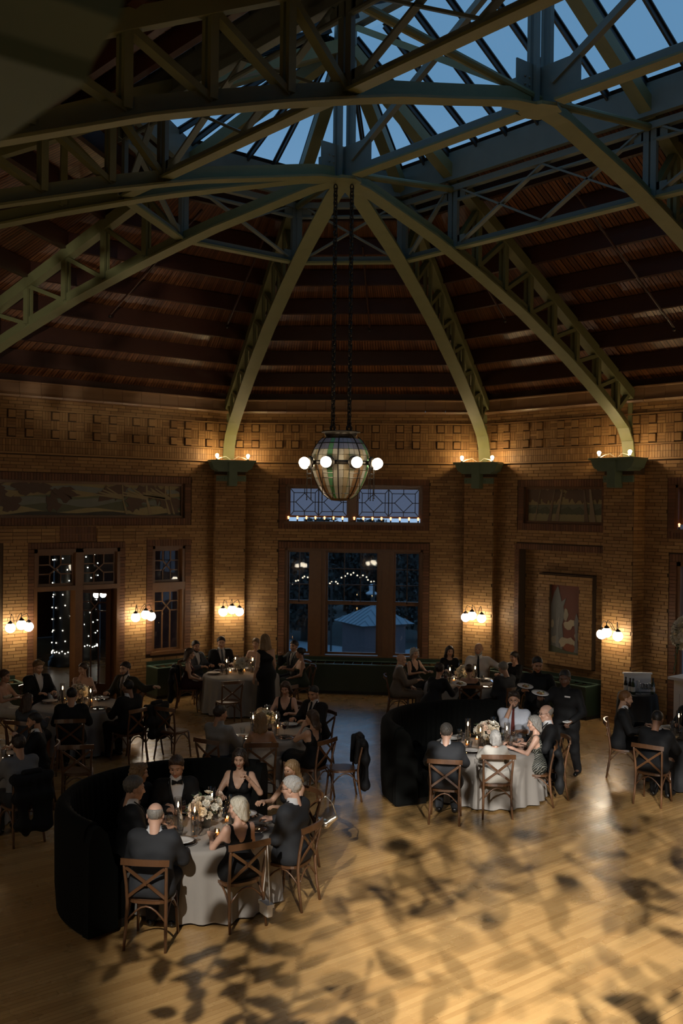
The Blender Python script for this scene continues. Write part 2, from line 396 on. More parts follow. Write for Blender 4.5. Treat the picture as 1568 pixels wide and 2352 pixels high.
# ================================================================== PIERS + CAPITALS
PR = {'c7': (17.66, 12.08), 'c6': (17.66, 15.98), 'c5': (13.41, 20.23), 'c4': (6.0, 20.23), 'c3': (.15, 15.6), 't1l': (.15, 12.08), 't2l': (.15, 8.28), 't3l': (.15, 4.45), 't2r': (17.66, 8.28), 't3r': (17.66, 4.45)}
def pier(pos, inward, w=.69, depth=.3, cap_label='', nparts=300, seed=3, bricks=True, proud=.38):
    n = Vector((*inward, 0)).normalized(); u = Vector((n.y, -n.x, 0)) * -1  # u: left->right seen from inside
    u = Vector((-n.y, n.x, 0))
    M = frame_mat((pos[0]+n.x*proud, pos[1]+n.y*proud), (u.x, u.y))
    o = MB().box((-w/2, 0, -.2), (w/2, depth+.25, 5.27)).build('brick_pier', M_mortar, mat=M, kind='structure')
    if bricks:
        lay_bricks(o, M, -w/2-.004, w/2+.004, 0, 5.0, [], nparts, seed)
        sb = MB()
        for k in range(int(5.0/CP)):
            for sx in (-1, 1):
                y0 = 0
                while y0 < depth+.2:
                    l = BL*.5 if (k % 2 and y0 == 0) else BL
                    x = sx*w/2; sb.box((min(x, x+sx*.012), y0, k*CP), (max(x, x+sx*.012), min(y0+l, depth+.2)-.008, k*CP+CP-JT)); y0 += l
        sb.build('side_brickwork', M_brick, o, kind='stuff')
    return o, M
def capital(M, label):
    t = empty('pier_capital'); t.matrix_basis = M @ Matrix.Translation((0, 0, 5.03)); setp(t, label, 'capital', 'green capitals on the brick piers', 'structure')
    MB().box((-.53,-.30,.22),(.53,.2,.26)).build('top_plate', M_cap, t)
    pr = [(-.34,0),(.34,0),(.36,.03),(.44,.07),(.50,.20),(.51,.225),(-.51,.225),(-.50,.20),(-.44,.07),(-.36,.03)]
    MB().prism(pr, -.24, .2).build('flared_body', M_cap, t)
    MB().box((-.095,-.275,-.33),(.095,-.02,.22)).build('strap', M_cap, t)
    MB().box((-.35,-.045,-.22),(.35,.0,-.09)).build('cross_plate', M_cap, t)
    m = MB()
    for i in range(5): m.ball((-.3+.15*i, -.05, -.155), .014, 6, 4)
    m.build('rivet_row', M_cap, t, kind='stuff')
    return t
c225 = math.cos(math.radians(22.5)); s225 = math.sin(math.radians(22.5))
pierM = {}
for key, inward, lab in (('c5', (-s225, -c225), 'green iron capital above the pier between the double door wall and the triple window wall'),
        ('c6', (-c225, -s225), 'green iron capital above the pier between the triple window and the niche'),
        ('c7', (-1, 0), 'green iron capital above the pier beside the bottle table')):
    o, M = pier(PR[key], inward, seed=31+len(pierM)); pierM[key] = M; capital(M, lab)
for key, inward in (('c4', (s225, -c225)), ('t2r', (-1, 0)), ('t3r', (-1, 0)), ('t1l', (1,0)), ('t2l', (1,0)), ('t3l', (1,0)), ('c3', (c225,-s225))): pier(PR[key], inward, bricks=(key == 't2r'), nparts=0)
o, M = pier((.33, 2.2), (1, 0), bricks=True, nparts=60, seed=55, proud=.2); tcap = capital(M, 'large blurred green capital close to the gallery'); tcap.matrix_basis = M @ Matrix.Translation((0,0,5.08)) @ Matrix.Diagonal((1.25,1.35,1,1))
for ch_ in list(tcap.children):
    if ch_.name.startswith(('strap', 'cross_plate', 'rivet')): bpy.data.objects.remove(ch_)
# ================================================================== ROOF
QL = [0,.06,.15,.26,.40,.55,.72,.83,.92,.965,.985,.995]; ZL = [9.27,9.2,8.98,8.72,8.3,7.8,7.12,6.62,6.17,5.9,5.65,5.3]
zlow = lambda q: float(np.interp(q, QL, ZL))
ztop = lambda q: 6.57 + 4.77*(1-q)
zbd = lambda q: 6.96 + 4.77*(1-q)
HUBS = {1: Vector((AX, 12.08, 0)), 2: Vector((AX, 8.28, 0)), 3: Vector((AX, 4.45, 0)), 4: Vector((AX, .6, 0)), 5: Vector((AX, -3.9, 0))}
TR = [('t4r',4,(17.66,.6)),('t3r',3,PR['t3r']),('t2r',2,PR['t2r']),('c7',1,PR['c7']),('c6',1,PR['c6']),('c5',1,PR['c5']),('c4',1,PR['c4']),('c3',1,PR['c3']),('t1l',1,PR['t1l']),('t2l',2,PR['t2l']),('t3l',3,PR['t3l']),('t4l',4,(.15,.6))]
TRD = {k: (HUBS[h], Vector((p[0], p[1], 0))) for k, h, p in TR}
def RP(key, q, z): h, p = TRD[key]; v = h.lerp(p, q); return Vector((v.x, v.y, z))
QN = [.93,.847,.757,.667,.577,.487,.395,.31]; QK = .31
roof = MB(); ceiling = empty('ceiling'); ceiling['kind'] = 'structure'
bays = [(TR[i][0], TR[i+1][0]) for i in range(len(TR)-1)]
brd = MB()
TRD['eL'] = (HUBS[5], Vector((.15,-3.9,0))); TRD['eR'] = (HUBS[5], Vector((17.66,-3.9,0)))
for a, b in [('eR','t4r')] + bays + [('t4l','eL')]:
    def P(q, s): return RP(a, q, zbd(q)).lerp(RP(b, q, zbd(q)), s)
    vis = (a, b) not in (('eR','t4r'), ('t4l','eL'), ('t4r','t3r'))
    n = max(1, round((P(1,0)-P(1,1)).length/(.07 if vis else .5)))
    for i in range(n):
        s0, s1 = i/n, (i+1)/n; g = .2/n if vis else 0; dz = Vector((0, 0, .006 if i % 2 else 0))
        q0 = 1.02
        brd.add([P(q0,s0+g)+dz, P(q0,s1)+dz, P(QK,s1)+dz, P(QK,s0+g)+dz], [(0,1,2,3)])
    # backing above the boards keeps the sky out
    up = Vector((0,0,.06)); roof.add([P(1.04,0)+up, P(1.04,1)+up, P(QK,1)+up, P(QK,0)+up], [(0,1,2,3)])
    if vis:
        for q in QN[:-1]:
            p0, p1 = RP(a, q, 6.65+4.77*(1-q)+.15), RP(b, q, 6.65+4.77*(1-q)+.15)
            MB().bar(p0, p1, .10, .30).build('purlin', M_purlin, ceiling)
brd.build('board_lining', M_roofw, ceiling, kind='stuff')
roof.build('roof_deck', M_purlin, ceiling)
# gap between wall head and boards: dark infill
inf = MB()
for a, b in bays:
    if a in ('t4r','t3l','t2l'): continue
    pa, pb = RP(a, 1.015, 0), RP(b, 1.015, 0)
    inf.add([pa+Vector((0,0,6.5)), pb+Vector((0,0,6.5)), pb+Vector((0,0,7.1)), pa+Vector((0,0,7.1))], [(0,1,2,3)])
inf.build('eaves_infill', M_purlin, ceiling)
# ------------------------------------------------------------------ trusses
def truss(key, label, detail=True, foot=True):
    h, p = TRD[key]; d = (p-h).normalized(); side = Vector((-d.y, d.x, 0)); t = empty('roof_truss', (p.x, p.y, 5.3)); T0 = Vector((p.x, p.y, 5.3))
    setp(t, label, 'roof truss', 'green steel roof trusses', 'structure')
    X = lambda q, z: RP(key, q, z) - T0
    qs = list(np.linspace(.02, .9, 24)) + [.92,.94,.955,.965,.975,.985,.99,.994]
    pts = [X(q, zlow(q)) for q in qs]
    lc = MB().sweep(pts, .27, .03, side)
    lc.build('lower_chord', M_green, t)
    MB().sweep(pts, .07, .17, side, offu=.10 if (side.cross(pts[1]-pts[0])).z > 0 else -.10).build('lower_web', M_green, t)
    MB().bar(X(1.0, ztop(1.0)-.02), X(.012, ztop(.012)), .2, .18).build('upper_chord', M_green, t)
    if foot: MB().bar(X(1.005, 5.3), X(1.005, 6.62), .10, .16, up=d).build('foot_post', M_green, t)
    for i, q in enumerate(QN[:-1]):
        a, b = X(q, zlow(q)+.1), X(q, ztop(q)-.06)
        m = MB(); m.bar(a, b, .055, .09, up=d, off=.05); m.bar(a, b, .055, .09, up=d, off=-.05); m.build('post', M_green, t)
        qo = QN[i-1] if i else .985
        MB().bar(X(q, zlow(q)+.1), X(qo, ztop(qo)-.05), .12, .07).build('diagonal', M_green, t)
    MB().bar(X(.31, zlow(.31)), X(.395, ztop(.395)-.05), .12, .07).build('diagonal', M_green, t)
    return t
truss('c7', 'green steel roof truss landing on the pier beside the bottle table')
truss('c6', 'green steel roof truss landing on the pier between triple window and niche')
truss('c5', 'green steel roof truss landing on the pier between double door and triple window')
truss('c4', 'green steel roof truss crossing above the long landscape mural wall')
truss('c3', 'lower of the green steel roof trusses running from the chandelier hub to the gallery side')
truss('t1l', 'upper of the green steel roof trusses running from the chandelier hub to the gallery side')
truss('t2l', 'green steel roof truss running from the second skylight hub to the gallery side')
truss('t2r', 'green steel roof truss running from the second skylight hub down to the niche wall')
truss('t3l', 'green steel roof truss above the gallery')
# hubs, king posts, ridge struts
for hi in (1, 2, 3):
    h = HUBS[hi]; t = empty('truss_hub', (h.x, h.y, 9.2))
    setp(t, ['green steel hub plate from which the chandelier hangs','green steel hub plate under the skylight, one bay nearer than the chandelier','green steel hub plate under the skylight, two bays nearer than the chandelier'][hi-1], 'hub plate', kind='structure')
    pr = [(.27*math.cos(a), .27*math.sin(a)) for a in np.linspace(0, 2*math.pi, 9)[:-1]]
    MB().prism(pr, .03, .075, plane='xy').build('flange_plate', M_green, t)
    g = MB().bar((-.45,0,.33),(.45,0,.33),.02,.5).bar((0,-.62,.33),(0,.62,.33),.02,.5); g.build('gusset', mat('grey_green_steel',(.17,.195,.17),.5,noise=.5,nscale=5), t)
    k = MB()
    for sx in (-1, 1):
        for sy in (-1, 1): k.bar((sx*.13, sy*.05, .1), (sx*.13, sy*.05, 2.5), .07, .05, up=(0,1,0))
    k.build('king_post', MATS['grey_green_steel'], t)
    rv = MB()
    for sx in (-.3,-.22,.22,.3):
        for z in (.2,.3,.4): rv.ball((sx,-.015,z), .018, 6, 4)
    rv.build('rivets', MATS['grey_green_steel'], t, kind='stuff')
M_gg = MATS['grey_green_steel']
for i in (1, 2, 3):
    a, b = HUBS[i], HUBS[i+1]; t = empty('ridge_strut', (a.x, a.y, 9.25)); dl = b-a
    setp(t, ['green ridge strut between the chandelier hub and the next hub','green ridge strut between the second and third skylight hubs','green ridge strut beyond the third skylight hub'][i-1], 'strut', kind='structure')
    MB().bar((0,-.3,.03),dl+Vector((0,.3,.03)),.2,.03).build('flange', M_green, t)
    MB().bar((0,-.3,.1),dl+Vector((0,.3,.1)),.06,.13).build('web', M_gg, t)
    MB().bar((0,-.2,.3),dl+Vector((0,.2,2.2)),.09,.09).build('brace', M_gg, t)
    MB().bar((0,-.2,2.3),dl+Vector((0,.2,.3)),.09,.09).build('brace', M_green, t)
    MB().tube([(.06,-.2,.19),dl+Vector((.06,.2,.19))], .025, 6).build('conduit', M_gg, t)
# ring of lattice girders
def girder(a, b, label):
    pa, pb = RP(a, QK+.008, 0), RP(b, QK+.008, 0); t = empty('lattice_girder', (pa.x, pa.y, 8.62)); setp(t, label, 'girder', 'lattice girders around the skylight', 'structure')
    d = pb-pa; L_ = d.length; top = Vector((0,0,1.02)); e = d.normalized()
    MB().bar((0,0,0), d, .16, .035).build('bottom_flange', M_green, t); MB().bar((0,0,.06), d+Vector((0,0,.06)), .03, .1).build('bottom_chord', M_gg, t)
    MB().bar(top, d+top, .12, .10).build('top_chord', M_gg, t)
    for s in (0, 1):
        q = e*(.06 if s == 0 else L_-.06); MB().bar(q, q+top, .06, .09, up=e).build('post', M_gg, t)
        MB().bar(q, q+Vector((0,0,.22)), .42, .02, up=e.cross(Vector((0,0,1)))).build('gusset', M_gg, t); MB().bar(q+top*.8, q+top, .42, .02, up=e.cross(Vector((0,0,1)))).build('gusset', M_gg, t)
    nb = 2 if L_ > 3.2 else 1
    if nb == 1:
        MB().bar(e*.2+Vector((0,0,.1)), e*(L_-.2)+top*.95, .09, .03, up=(0,0,1)).build('brace', M_gg, t); MB().bar(e*.2+top*.95, e*(L_-.2)+Vector((0,0,.1)), .09, .03).build('brace', M_gg, t)
    else:
        mid = e*(L_/2)
        for q in (e*.2, e*(L_-.2)): MB().bar(q+Vector((0,0,.1)), mid+top*.95, .09, .03).build('brace', M_gg, t); MB().bar(q+top*.95, mid+Vector((0,0,.1)), .09, .03).build('brace', M_gg, t)
    MB().tube([e*.05+Vector((0,0,.82)), e*(L_-.05)+Vector((0,0,.82))], .035, 8).build('pipe', M_gg, t)
gl = {('c7','c6'):'lattice girder above the niche wall, on the chandelier bay',('c6','c5'):'lattice girder crossing behind the chandelier chains',('c5','c4'):'lattice girder above the double door wall',('c4','c3'):'lattice girder closing the gallery side behind the hub',
 ('c3','t1l'):'short lattice girder next to the gallery side trusses',('t2r','c7'):'lattice girder with crossed braces nearest the skylight panes',('t1l','t2l'):'lattice girder on the gallery side between two trusses',('t2l','t3l'):'lattice girder on the gallery side above the nearest bay',('t3r','t2r'):'lattice girder at the niche side beyond the second hub'}
for (a, b), lab in gl.items(): girder(a, b, lab)
# struts from hub to ring and braces
for key in ('c7','c6','c5','t2r','t2l','c4'):
    h, p = TRD[key]; a = Vector((h.x,h.y,9.38)); b = RP(key, QK, 9.62)
    MB().tube([Vector((0,0,0)), a-b], .055, 10).build('hub_strut', M_green, None, mat=Matrix.Translation(b), label={'c7':'round green strut from the chandelier hub toward the niche wall','c6':'round green strut from the chandelier hub toward the window pier','c5':'round green strut from the chandelier hub toward the door pier','c4':'round green strut from the chandelier hub over the mural','t2r':'round green strut from the second hub toward the niche side','t2l':'round green strut from the second hub toward the gallery side'}[key], cat='strut', kind='structure')
# ------------------------------------------------------------------ skylight
sky = empty('window_20'); sky['kind'] = 'structure'
for a, b in bays + [('eR','t4r'), ('t4l','eL')]:
    def Pz(q, s, dz=0): return RP(a, q, zbd(q)+dz).lerp(RP(b, q, zbd(q)+dz), s)
    n = max(2, round((Pz(QK,0)-Pz(QK,1)).length/.62)); apex = HUBS[1]
    same = TRD[a][0] == TRD[b][0]
    q1 = .03
    for i in range(n):
        s0, s1 = i/n, (i+1)/n
        MB().add([Pz(QK,s0,-.04),Pz(QK,s1,-.04),Pz(q1,s1,-.04),Pz(q1,s0,-.04)], [(0,1,2,3)]).build('pane', G_sky, sky)
        m = MB().bar(Pz(QK,s0,-.10), Pz(q1,s0,-.10), .035, .10); m.bar(Pz(QK,s0,-.06), Pz(q1,s0,-.06), .085, .02); m.build('glazing_bar', M_black, sky)
    e0, e1 = Pz(QK-.005,0,-.30), Pz(QK-.005,1,-.30)
    MB().bar(e0, e1, .10, .46).build('curb', M_gg, sky)
MB().bar((AX,-3.9,zbd(0)-.1), (AX,12.15,zbd(0)-.1), .16, .2).build('ridge_beam', M_gg, sky)
# sprinkler pipes hanging under the purlins
for key, (a, b, s, q0, q1) in enumerate((('c5','c4',.13,.70,.42),('c5','c4',.62,.72,.40),('c6','c5',.42,.70,.45),('c7','c6',.5,.70,.42),('t2r','c7',.5,.80,.40),('c4','c3',.5,.75,.4))):
    Q = lambda q: RP(a, q, 6.56+4.77*(1-q)).lerp(RP(b, q, 6.56+4.77*(1-q)), s)
    o = Q(q0); t = empty('sprinkler_pipe', o); setp(t, ['thin sprinkler pipe under the roof boards close to the door wall truss','thin sprinkler pipe under the roof boards over the long mural','thin sprinkler pipe beside the chandelier chains','thin sprinkler pipe under the roof boards above the niche bay','long thin sprinkler pipe under the roof boards past the bottle table pier','thin sprinkler pipe on the gallery side of the roof'][key], 'pipe')
    MB().tube([(0,0,0), Q(q1)-o], .022, 6).build('pipe_run', M_purlin, t); MB().ball((0,0,-.04), .035, 8, 5).build('sprinkler_head', M_bronze, t)
# ================================================================== LIGHT MATERIALS
E_globe = mat('opal_globe_lit', (.9,.85,.75), .3, emit=(1,.87,.66), es=24)
E_bulb = mat('clear_bulb_lit', (1,.9,.7), .3, emit=(1,.72,.38), es=200)
E_amber = mat('amber_bulb_lit', (1,.7,.4), .3, emit=(1,.40,.14), es=4.5)
E_fairy = mat('fairy_light_lit', (1,1,.9), .3, emit=(1,.93,.78), es=5, sampling='NONE')
E_flame = mat('candle_flame', (1,.8,.4), .3, emit=(1,.62,.28), es=70)
M_lead = mat('lead_came', (.03,.028,.025), .5)
# ================================================================== WINDOWS / DOORS
def bars(name, segs, M_, parent, w=.03, d=.03, y=.12):
    for a, b in segs: MB().bar((a[0], y, a[1]), (b[0], y, b[1]), d, w, up=(0,1,0) if False else (0,0,1) if abs(a[0]-b[0]) > 1e-4 else (1,0,0)).build(name, M_, parent)
def panes(parent, rects, y=.125, g=None):
    for a, b, c, d in rects: MB().add([(a,y,c),(b,y,c),(b,y,d),(a,y,d)], [(0,1,2,3)]).build('pane', g or G_pane, parent)
def sash(parent, u0, u1, z0, z1, w=.05, y=.12, d=.045, M_=None):
    m = MB(); m.box((u0,y-d/2,z0),(u1,y+d/2,z0+w)).box((u0,y-d/2,z1-w),(u1,y+d/2,z1)).box((u0,y-d/2,z0+w),(u0+w,y+d/2,z1-w)).box((u1-w,y-d/2,z0+w),(u1,y+d/2,z1-w))
    return m.build('sash', M_ or M_wood, parent)
def casing(parent, u0, u1, z0, z1, w=.06, y0=.0, y1=.2, sill=True):
    for a in ((u0,y0,z0,u0+w,y1,z1),(u1-w,y0,z0,u1,y1,z1)): MB().box(a[:3],a[3:]).build('jamb', M_wood, parent)
    MB().box((u0,y0,z1-w),(u1,y1,z1)).build('head', M_wood, parent)
    if sill: MB().box((u0-.03,y0-.06,z0-.03),(u1+.03,y1,z0+.04)).build('sill', M_wood, parent)
def grid_sash(parent, u0, u1, z0, z1, nu, nz, y=.12, mw=.022):
    parent = sash(parent, u0, u1, z0, z1, .045, y)
    a, b, c, d = u0+.045, u1-.045, z0+.045, z1-.045
    for i in range(1, nu): u = a+(b-a)*i/nu; MB().box((u-mw/2,y-.015,c),(u+mw/2,y+.015,d)).build('muntin', M_muntin, parent)
    for j in range(1, nz): z = c+(d-c)*j/nz; MB().box((a,y-.013,z-mw/2),(b,y+.013,z+mw/2)).build('muntin', M_muntin, parent)
    panes(parent, [(a+(b-a)*i/nu, a+(b-a)*(i+1)/nu, c+(d-c)*j/nz, c+(d-c)*(j+1)/nz) for i in range(nu) for j in range(nz)], y)
def x_sash(parent, u0, u1, z0, z1, y=.12, mw=.025, low=False):
    """cross lattice: corner squares with a diagonal cross in the middle"""
    parent = sash(parent, u0, u1, z0, z1, .055, y); a, b, c, d = u0+.055, u1-.055, z0+.055, z1-.055
    U = [a+(b-a)*k/3 for k in range(4)]; H = (b-a)/3*1.05 if low else (d-c)/3
    if low: Z = [c, d-2*H, d-H, d]
    else: Z = [c, c+H, c+2*H, d]
    sg = []
    for u in (U[1], U[2]): sg += [((u,Z[0]),(u,Z[1])), ((u,Z[2]),(u,Z[3]))]
    for z in (Z[1], Z[2]): sg += [((U[0],z),(U[1],z)), ((U[2],z),(U[3],z))]
    sg += [((U[1],Z[1]),(U[2],Z[2])), ((U[1],Z[2]),(U[2],Z[1]))]
    for p, q in sg:
        MB().bar((p[0],y,p[1]), (q[0],y,q[1]), .03, mw, up=(0,0,1) if abs(p[0]-q[0]) > 1e-5 else (1,0,0)).build('muntin', M_wood, parent)
    panes(parent, [(U[i],U[i+1],Z[j],Z[j+1]) for i in range(3) for j in range(3) if (i, j) != (1, 1)], y)
    um = (U[1]+U[2])/2; zm = (Z[1]+Z[2])/2
    for tri in (((U[1],Z[1]),(U[2],Z[1]),(um,zm)), ((U[1],Z[2]),(U[2],Z[2]),(um,zm)), ((U[1],Z[1]),(U[1],Z[2]),(um,zm)), ((U[2],Z[1]),(U[2],Z[2]),(um,zm))):
        MB().add([(p[0],y,p[1]) for p in tri], [(0,1,2)]).build('pane', G_pane, parent)
def structure(name, M): o = empty(name); o.matrix_basis = M; o['kind'] = 'structure'; return o
def latch(parent, u, z, y): MB().tube([(u,y-.03,z),(u,y-.05,z+.03),(u,y-.04,z+.06)], .012, 6).build('latch', M_black, parent)
# triple window in the canted wall
w1 = structure('window_1', MBm); casing(w1, -1.62, 1.60, .74, 3.27, .055)
for a, b in ((-1.02,-.66),(.58,.93)): MB().box((a,-.02,.76),(b,.2,3.22)).box((a+.1,-.035,.76),(b-.1,-.02,3.2)).build('mullion', M_wood, w1)
G_b = glassmat('leaded_glass', (.24,.21,.23), .8, .03)
for a, b, n in ((-1.57,-1.02,2),(-.66,.58,3),(.93,1.55,2)):
    grid_sash(w1, a, b, 2.0, 3.215, n, 3, .13); ls = sash(w1, a, b, .79, 2.01, .055, .10); panes(ls, [(a+.055, b-.055, .845, 1.955)], .10); latch(ls, (a+b)/2, 2.0, .1)
# leaded transom above it
w2 = structure('window_2', MBm); casing(w2, -1.62, 1.58, 3.86, 4.76, .055)
MB().box((-.15,-.01,3.88),(.04,.2,4.72)).build('mullion', M_wood, w2)
def leaded(parent, a, b, c, d, y=.13):
    parent = sash(parent, a, b, c, d, .045, y); a += .045; b -= .045; c += .045; d -= .045; m = (a+b)/2
    for u0, u1 in ((a, m), (m, b)):
        i = .08; p, q, r, s = u0+i, u1-i, c+i*1.2, d-i*1.2; cu, cz = (u0+u1)/2, (c+d)/2; h = min((q-p), (s-r))/2-.01
        sg = [((p,r),(q,r)),((p,s),(q,s)),((p,r),(p,s)),((q,r),(q,s)),((cu-h,cz),(cu,cz+h)),((cu,cz+h),(cu+h,cz)),((cu+h,cz),(cu,cz-h)),((cu,cz-h),(cu-h,cz)),
              ((u0,c),(p,r)),((u0,d),(p,s)),((u1,c),(q,r)),((u1,d),(q,s)),((u0,cz),(cu-h,cz)),((cu+h,cz),(u1,cz)),((cu,cz+h),(cu,d)),((cu,cz-h),(cu,c))]
        for P, Q in sg: MB().bar((P[0],y-.006,P[1]),(Q[0],y-.006,Q[1]),.014,.018,up=(0,0,1) if abs(P[0]-Q[0])>1e-5 else (1,0,0)).build('came', M_lead, parent)
        for tri in (((p,r),(q,r),(q,s),(p,s)), ((u0,c),(u1,c),(q,r),(p,r)), ((u0,d),(u1,d),(q,s),(p,s)), ((u0,c),(p,r),(p,s),(u0,d)), ((u1,c),(q,r),(q,s),(u1,d))):
            MB().add([(P[0],y,P[1]) for P in tri], [(0,1,2,3)]).build('pane', G_b, parent)
    MB().box((m-.012,y-.02,c),(m+.012,y+.02,d)).build('came', M_lead, parent)
leaded(w2, -1.57, -.15, 3.99, 4.71); leaded(w2, .04, 1.53, 3.99, 4.71)
MB().box((-1.6,-.055,3.84),(1.57,.1,3.90)).build('bulb_shelf', M_wood, w2)
def bulb(M, label, cat='light bulb', group=None, r=.033, m=None, base=True, small=False):
    t = empty('light_bulb'); t.matrix_basis = M; setp(t, label, cat, group)
    pr = [(.012,0),(.014,.02),(r*.62,.045),(r,.045+r*.9),(r*.93,.045+r*1.3),(r*.6,.045+r*1.8),(.002,.045+r*1.98)]
    MB().lathe([(rr, z+.03) for rr, z in pr], 12).build('glass_bulb', m or E_bulb, t, smooth=True)
    MB().lathe([(.001,0),(.03 if not small else .018,0),(.03 if not small else .018,.02),(.017,.025),(.016,.05),(.001,.05)], 10).build('socket', M_bronze, t)
    return t
for i in range(15):
    u = -1.52 + i*2.97/14 + (.03 if i > 6 else -.03)
    bulb(MBm @ Matrix.Translation((u,-.02,3.9)), 'small amber bulb in the row along the leaded transom sill', group='amber bulbs on the leaded transom', r=.022, m=E_amber, small=True)
for key, lab in (('c5','the capital between double door and triple window'),('c6','the capital between triple window and niche'),('c7','the capital beside the bottle table')):
    for sx, sd in ((-.36,'far' if False else 'left-hand'),(.36,'right-hand')):
        M = pierM[key] @ Matrix.Translation((sx, -.17, 5.29))
        side = {('c5',-.36):'on the door side of',('c5',.36):'on the window side of',('c6',-.36):'on the window side of',('c6',.36):'on the niche side of',('c7',-.36):'on the niche side of',('c7',.36):'on the far-from-niche side of'}[(key, sx)]
        b_ = bulb(M, 'bare lit bulb %s %s' % (side, lab), group='bare bulbs on the capitals', r=.036)
        MB().box((-.07,-.05,-.012),(.07,.05,.0)).build('base_plate', M_bronze, b_)
        MB().tube([(0,.03,.01),(-sx*.25,.05,.06),(-sx*.6,.06,.09),(-sx*.9,.08,.02)], .006, 5).build('wire', mat('white_cable',(.6,.6,.55),.5), b_)
# side window in the end wall
w3 = structure('window_3', MA); casing(w3, 11.43, 12.27, .91, 3.32, .065)
MB().box((11.43,-.02,2.33),(12.27,.2,2.5)).build('transom_bar', M_wood, w3); x_sash(w3, 11.495, 12.205, 2.5, 3.26, .11); x_sash(w3, 11.495, 12.205, .95, 2.33, .11, low=True)
w4 = structure('window_4', MA); casing(w4, 7.03, 7.87, .91, 3.32, .065); x_sash(w4, 7.095, 7.805, .95, 3.26, .11, low=True)
# double door
d1 = structure('door_1', MA)
for a, b in ((8.67,8.74),(9.58,9.75),(10.55,10.62)): MB().box((a,-.03,0),(b,.22,3.3)).build('door_post', M_wood, d1)
MB().box((8.67,-.03,3.22),(10.62,.22,3.3)).build('head', M_wood, d1)
MB().box((8.74,-.035,2.42),(9.58,.2,2.52)).build('transom_bar', M_wood, d1); MB().box((9.75,-.035,2.42),(10.55,.2,2.52)).build('transom_bar', M_wood, d1)
x_sash(d1, 8.74, 9.58, 2.52, 3.22, .06); x_sash(d1, 9.75, 10.55, 2.52, 3.22, .06)
def leaf(hx, hy, ang, w=.8, flip=1):
    t = empty('door_leaf'); t.parent = d1; t.matrix_basis = Matrix.Translation((hx, hy, 0)) @ Matrix.Rotation(ang, 4, 'Z')
    s = flip; X = lambda a, b: (min(s*a, s*b), max(s*a, s*b)); m = MB()
    for a, b, c, d in ((0,.11,.02,2.4),(w-.11,w,.02,2.4),(.11,w-.11,.02,.3),(.11,w-.11,2.28,2.4)):
        x0, x1 = X(a, b); m.box((x0,-.022,c),(x1,.022,d))
    m.build('leaf_frame', M_wood, t); a, b = .11, w-.11; U = [a+(b-a)*k/3 for k in range(4)]; h = (b-a)/3; mm = MB()
    for u in (U[1], U[2]): mm.bar((s*u,0,.3),(s*u,0,2.28-2*h),.03,.025,up=(1,0,0)).bar((s*u,0,2.28-h),(s*u,0,2.28),.03,.025,up=(1,0,0))
    for z in (2.28-h, 2.28-2*h): mm.bar((s*U[0],0,z),(s*U[1],0,z),.03,.025).bar((s*U[2],0,z),(s*U[3],0,z),.03,.025)
    mm.bar((s*U[1],0,2.28-h),(s*U[2],0,2.28-2*h),.03,.025).bar((s*U[1],0,2.28-2*h),(s*U[2],0,2.28-h),.03,.025); mm.build('leaf_muntins', M_wood, t)
    MB().add([(s*a,0,.3),(s*b,0,.3),(s*b,0,2.28),(s*a,0,2.28)],[(0,1,2,3)]).build('leaf_pane', G_pane, t)
    MB().tube([(s*(w-.06),-.022,.95),(s*(w-.06),-.08,.97),(s*(w-.06),-.08,1.2),(s*(w-.06),-.022,1.22)], .011, 6).build('pull_handle', M_black, t)
leaf(10.53, .2, math.radians(-58), flip=-1); leaf(8.76, .2, math.radians(96), flip=1)
# windows further along the right wall
w5 = structure('window_5', MC); casing(w5, uC(11.05), uC(9.35), 3.86, 4.76, .055); leaded(w5, uC(11.0), uC(9.4), 3.99, 4.71)
w6 = structure('window_6', MC); casing(w6, uC(11.0), uC(9.4), .05, 3.27, .08); grid_sash(w6, uC(10.9), uC(9.5), 1.9, 3.2, 3, 3); sash(w6, uC(10.9), uC(9.5), .12, 1.9, .3)
for i in range(5): bulb(MC @ Matrix.Translation((uC(10.95-i*.22),-.02,3.9)), 'small amber bulb under the leaded transom past the bottle table', group='amber bulbs past the bottle table', r=.022, m=E_amber, small=True)
# ================================================================== MURALS
def flat(name, parent, poly, col, y=0.0, d=.006):
    col = tuple(min(.8, c*1.9) for c in col)
    MB().prism(poly, y-d, y).build(name, mat('glaze_%02d%02d%02d' % tuple(int(c*99) for c in col), col, .45, noise=.5, nscale=7), parent)
def blob(cx, cz, rx, rz, n=14, jag=.35, seed=0):
    r = random.Random(seed); return [(cx+rx*(1+jag*(r.random()-.5))*math.cos(2*math.pi*k/n), cz+rz*(1+jag*(r.random()-.5))*math.sin(2*math.pi*k/n)) for k in range(n)]
def clampp(poly, a, b, c, d): return [(min(max(x, a), b), min(max(z, c), d)) for x, z in poly]
def mural(M, a, b, c, d, label, seed, lay):
    t = empty('tile_mural'); t.matrix_basis = M @ Matrix.Translation((0,.10,0)); setp(t, label, 'mural')
    f = MB(); w = .055
    f.box((a,-.05,c),(b,.02,c+w)).box((a,-.05,d-w),(b,.02,d)).box((a,-.05,c+w),(a+w,.02,d-w)).box((b-w,-.05,c+w),(b,.02,d-w)); f.build('frame', M_wood, t)
    a += w; b -= w; c += w; d -= w
    MB().box((a,0,c),(b,.02,d)).build('ground_tiles', mat('mural_ground', (.36,.28,.13), .45, noise=.5, nscale=5), t)
    H = d-c; r = random.Random(seed); lay(t, a, b, c, d, H, r)
    return t
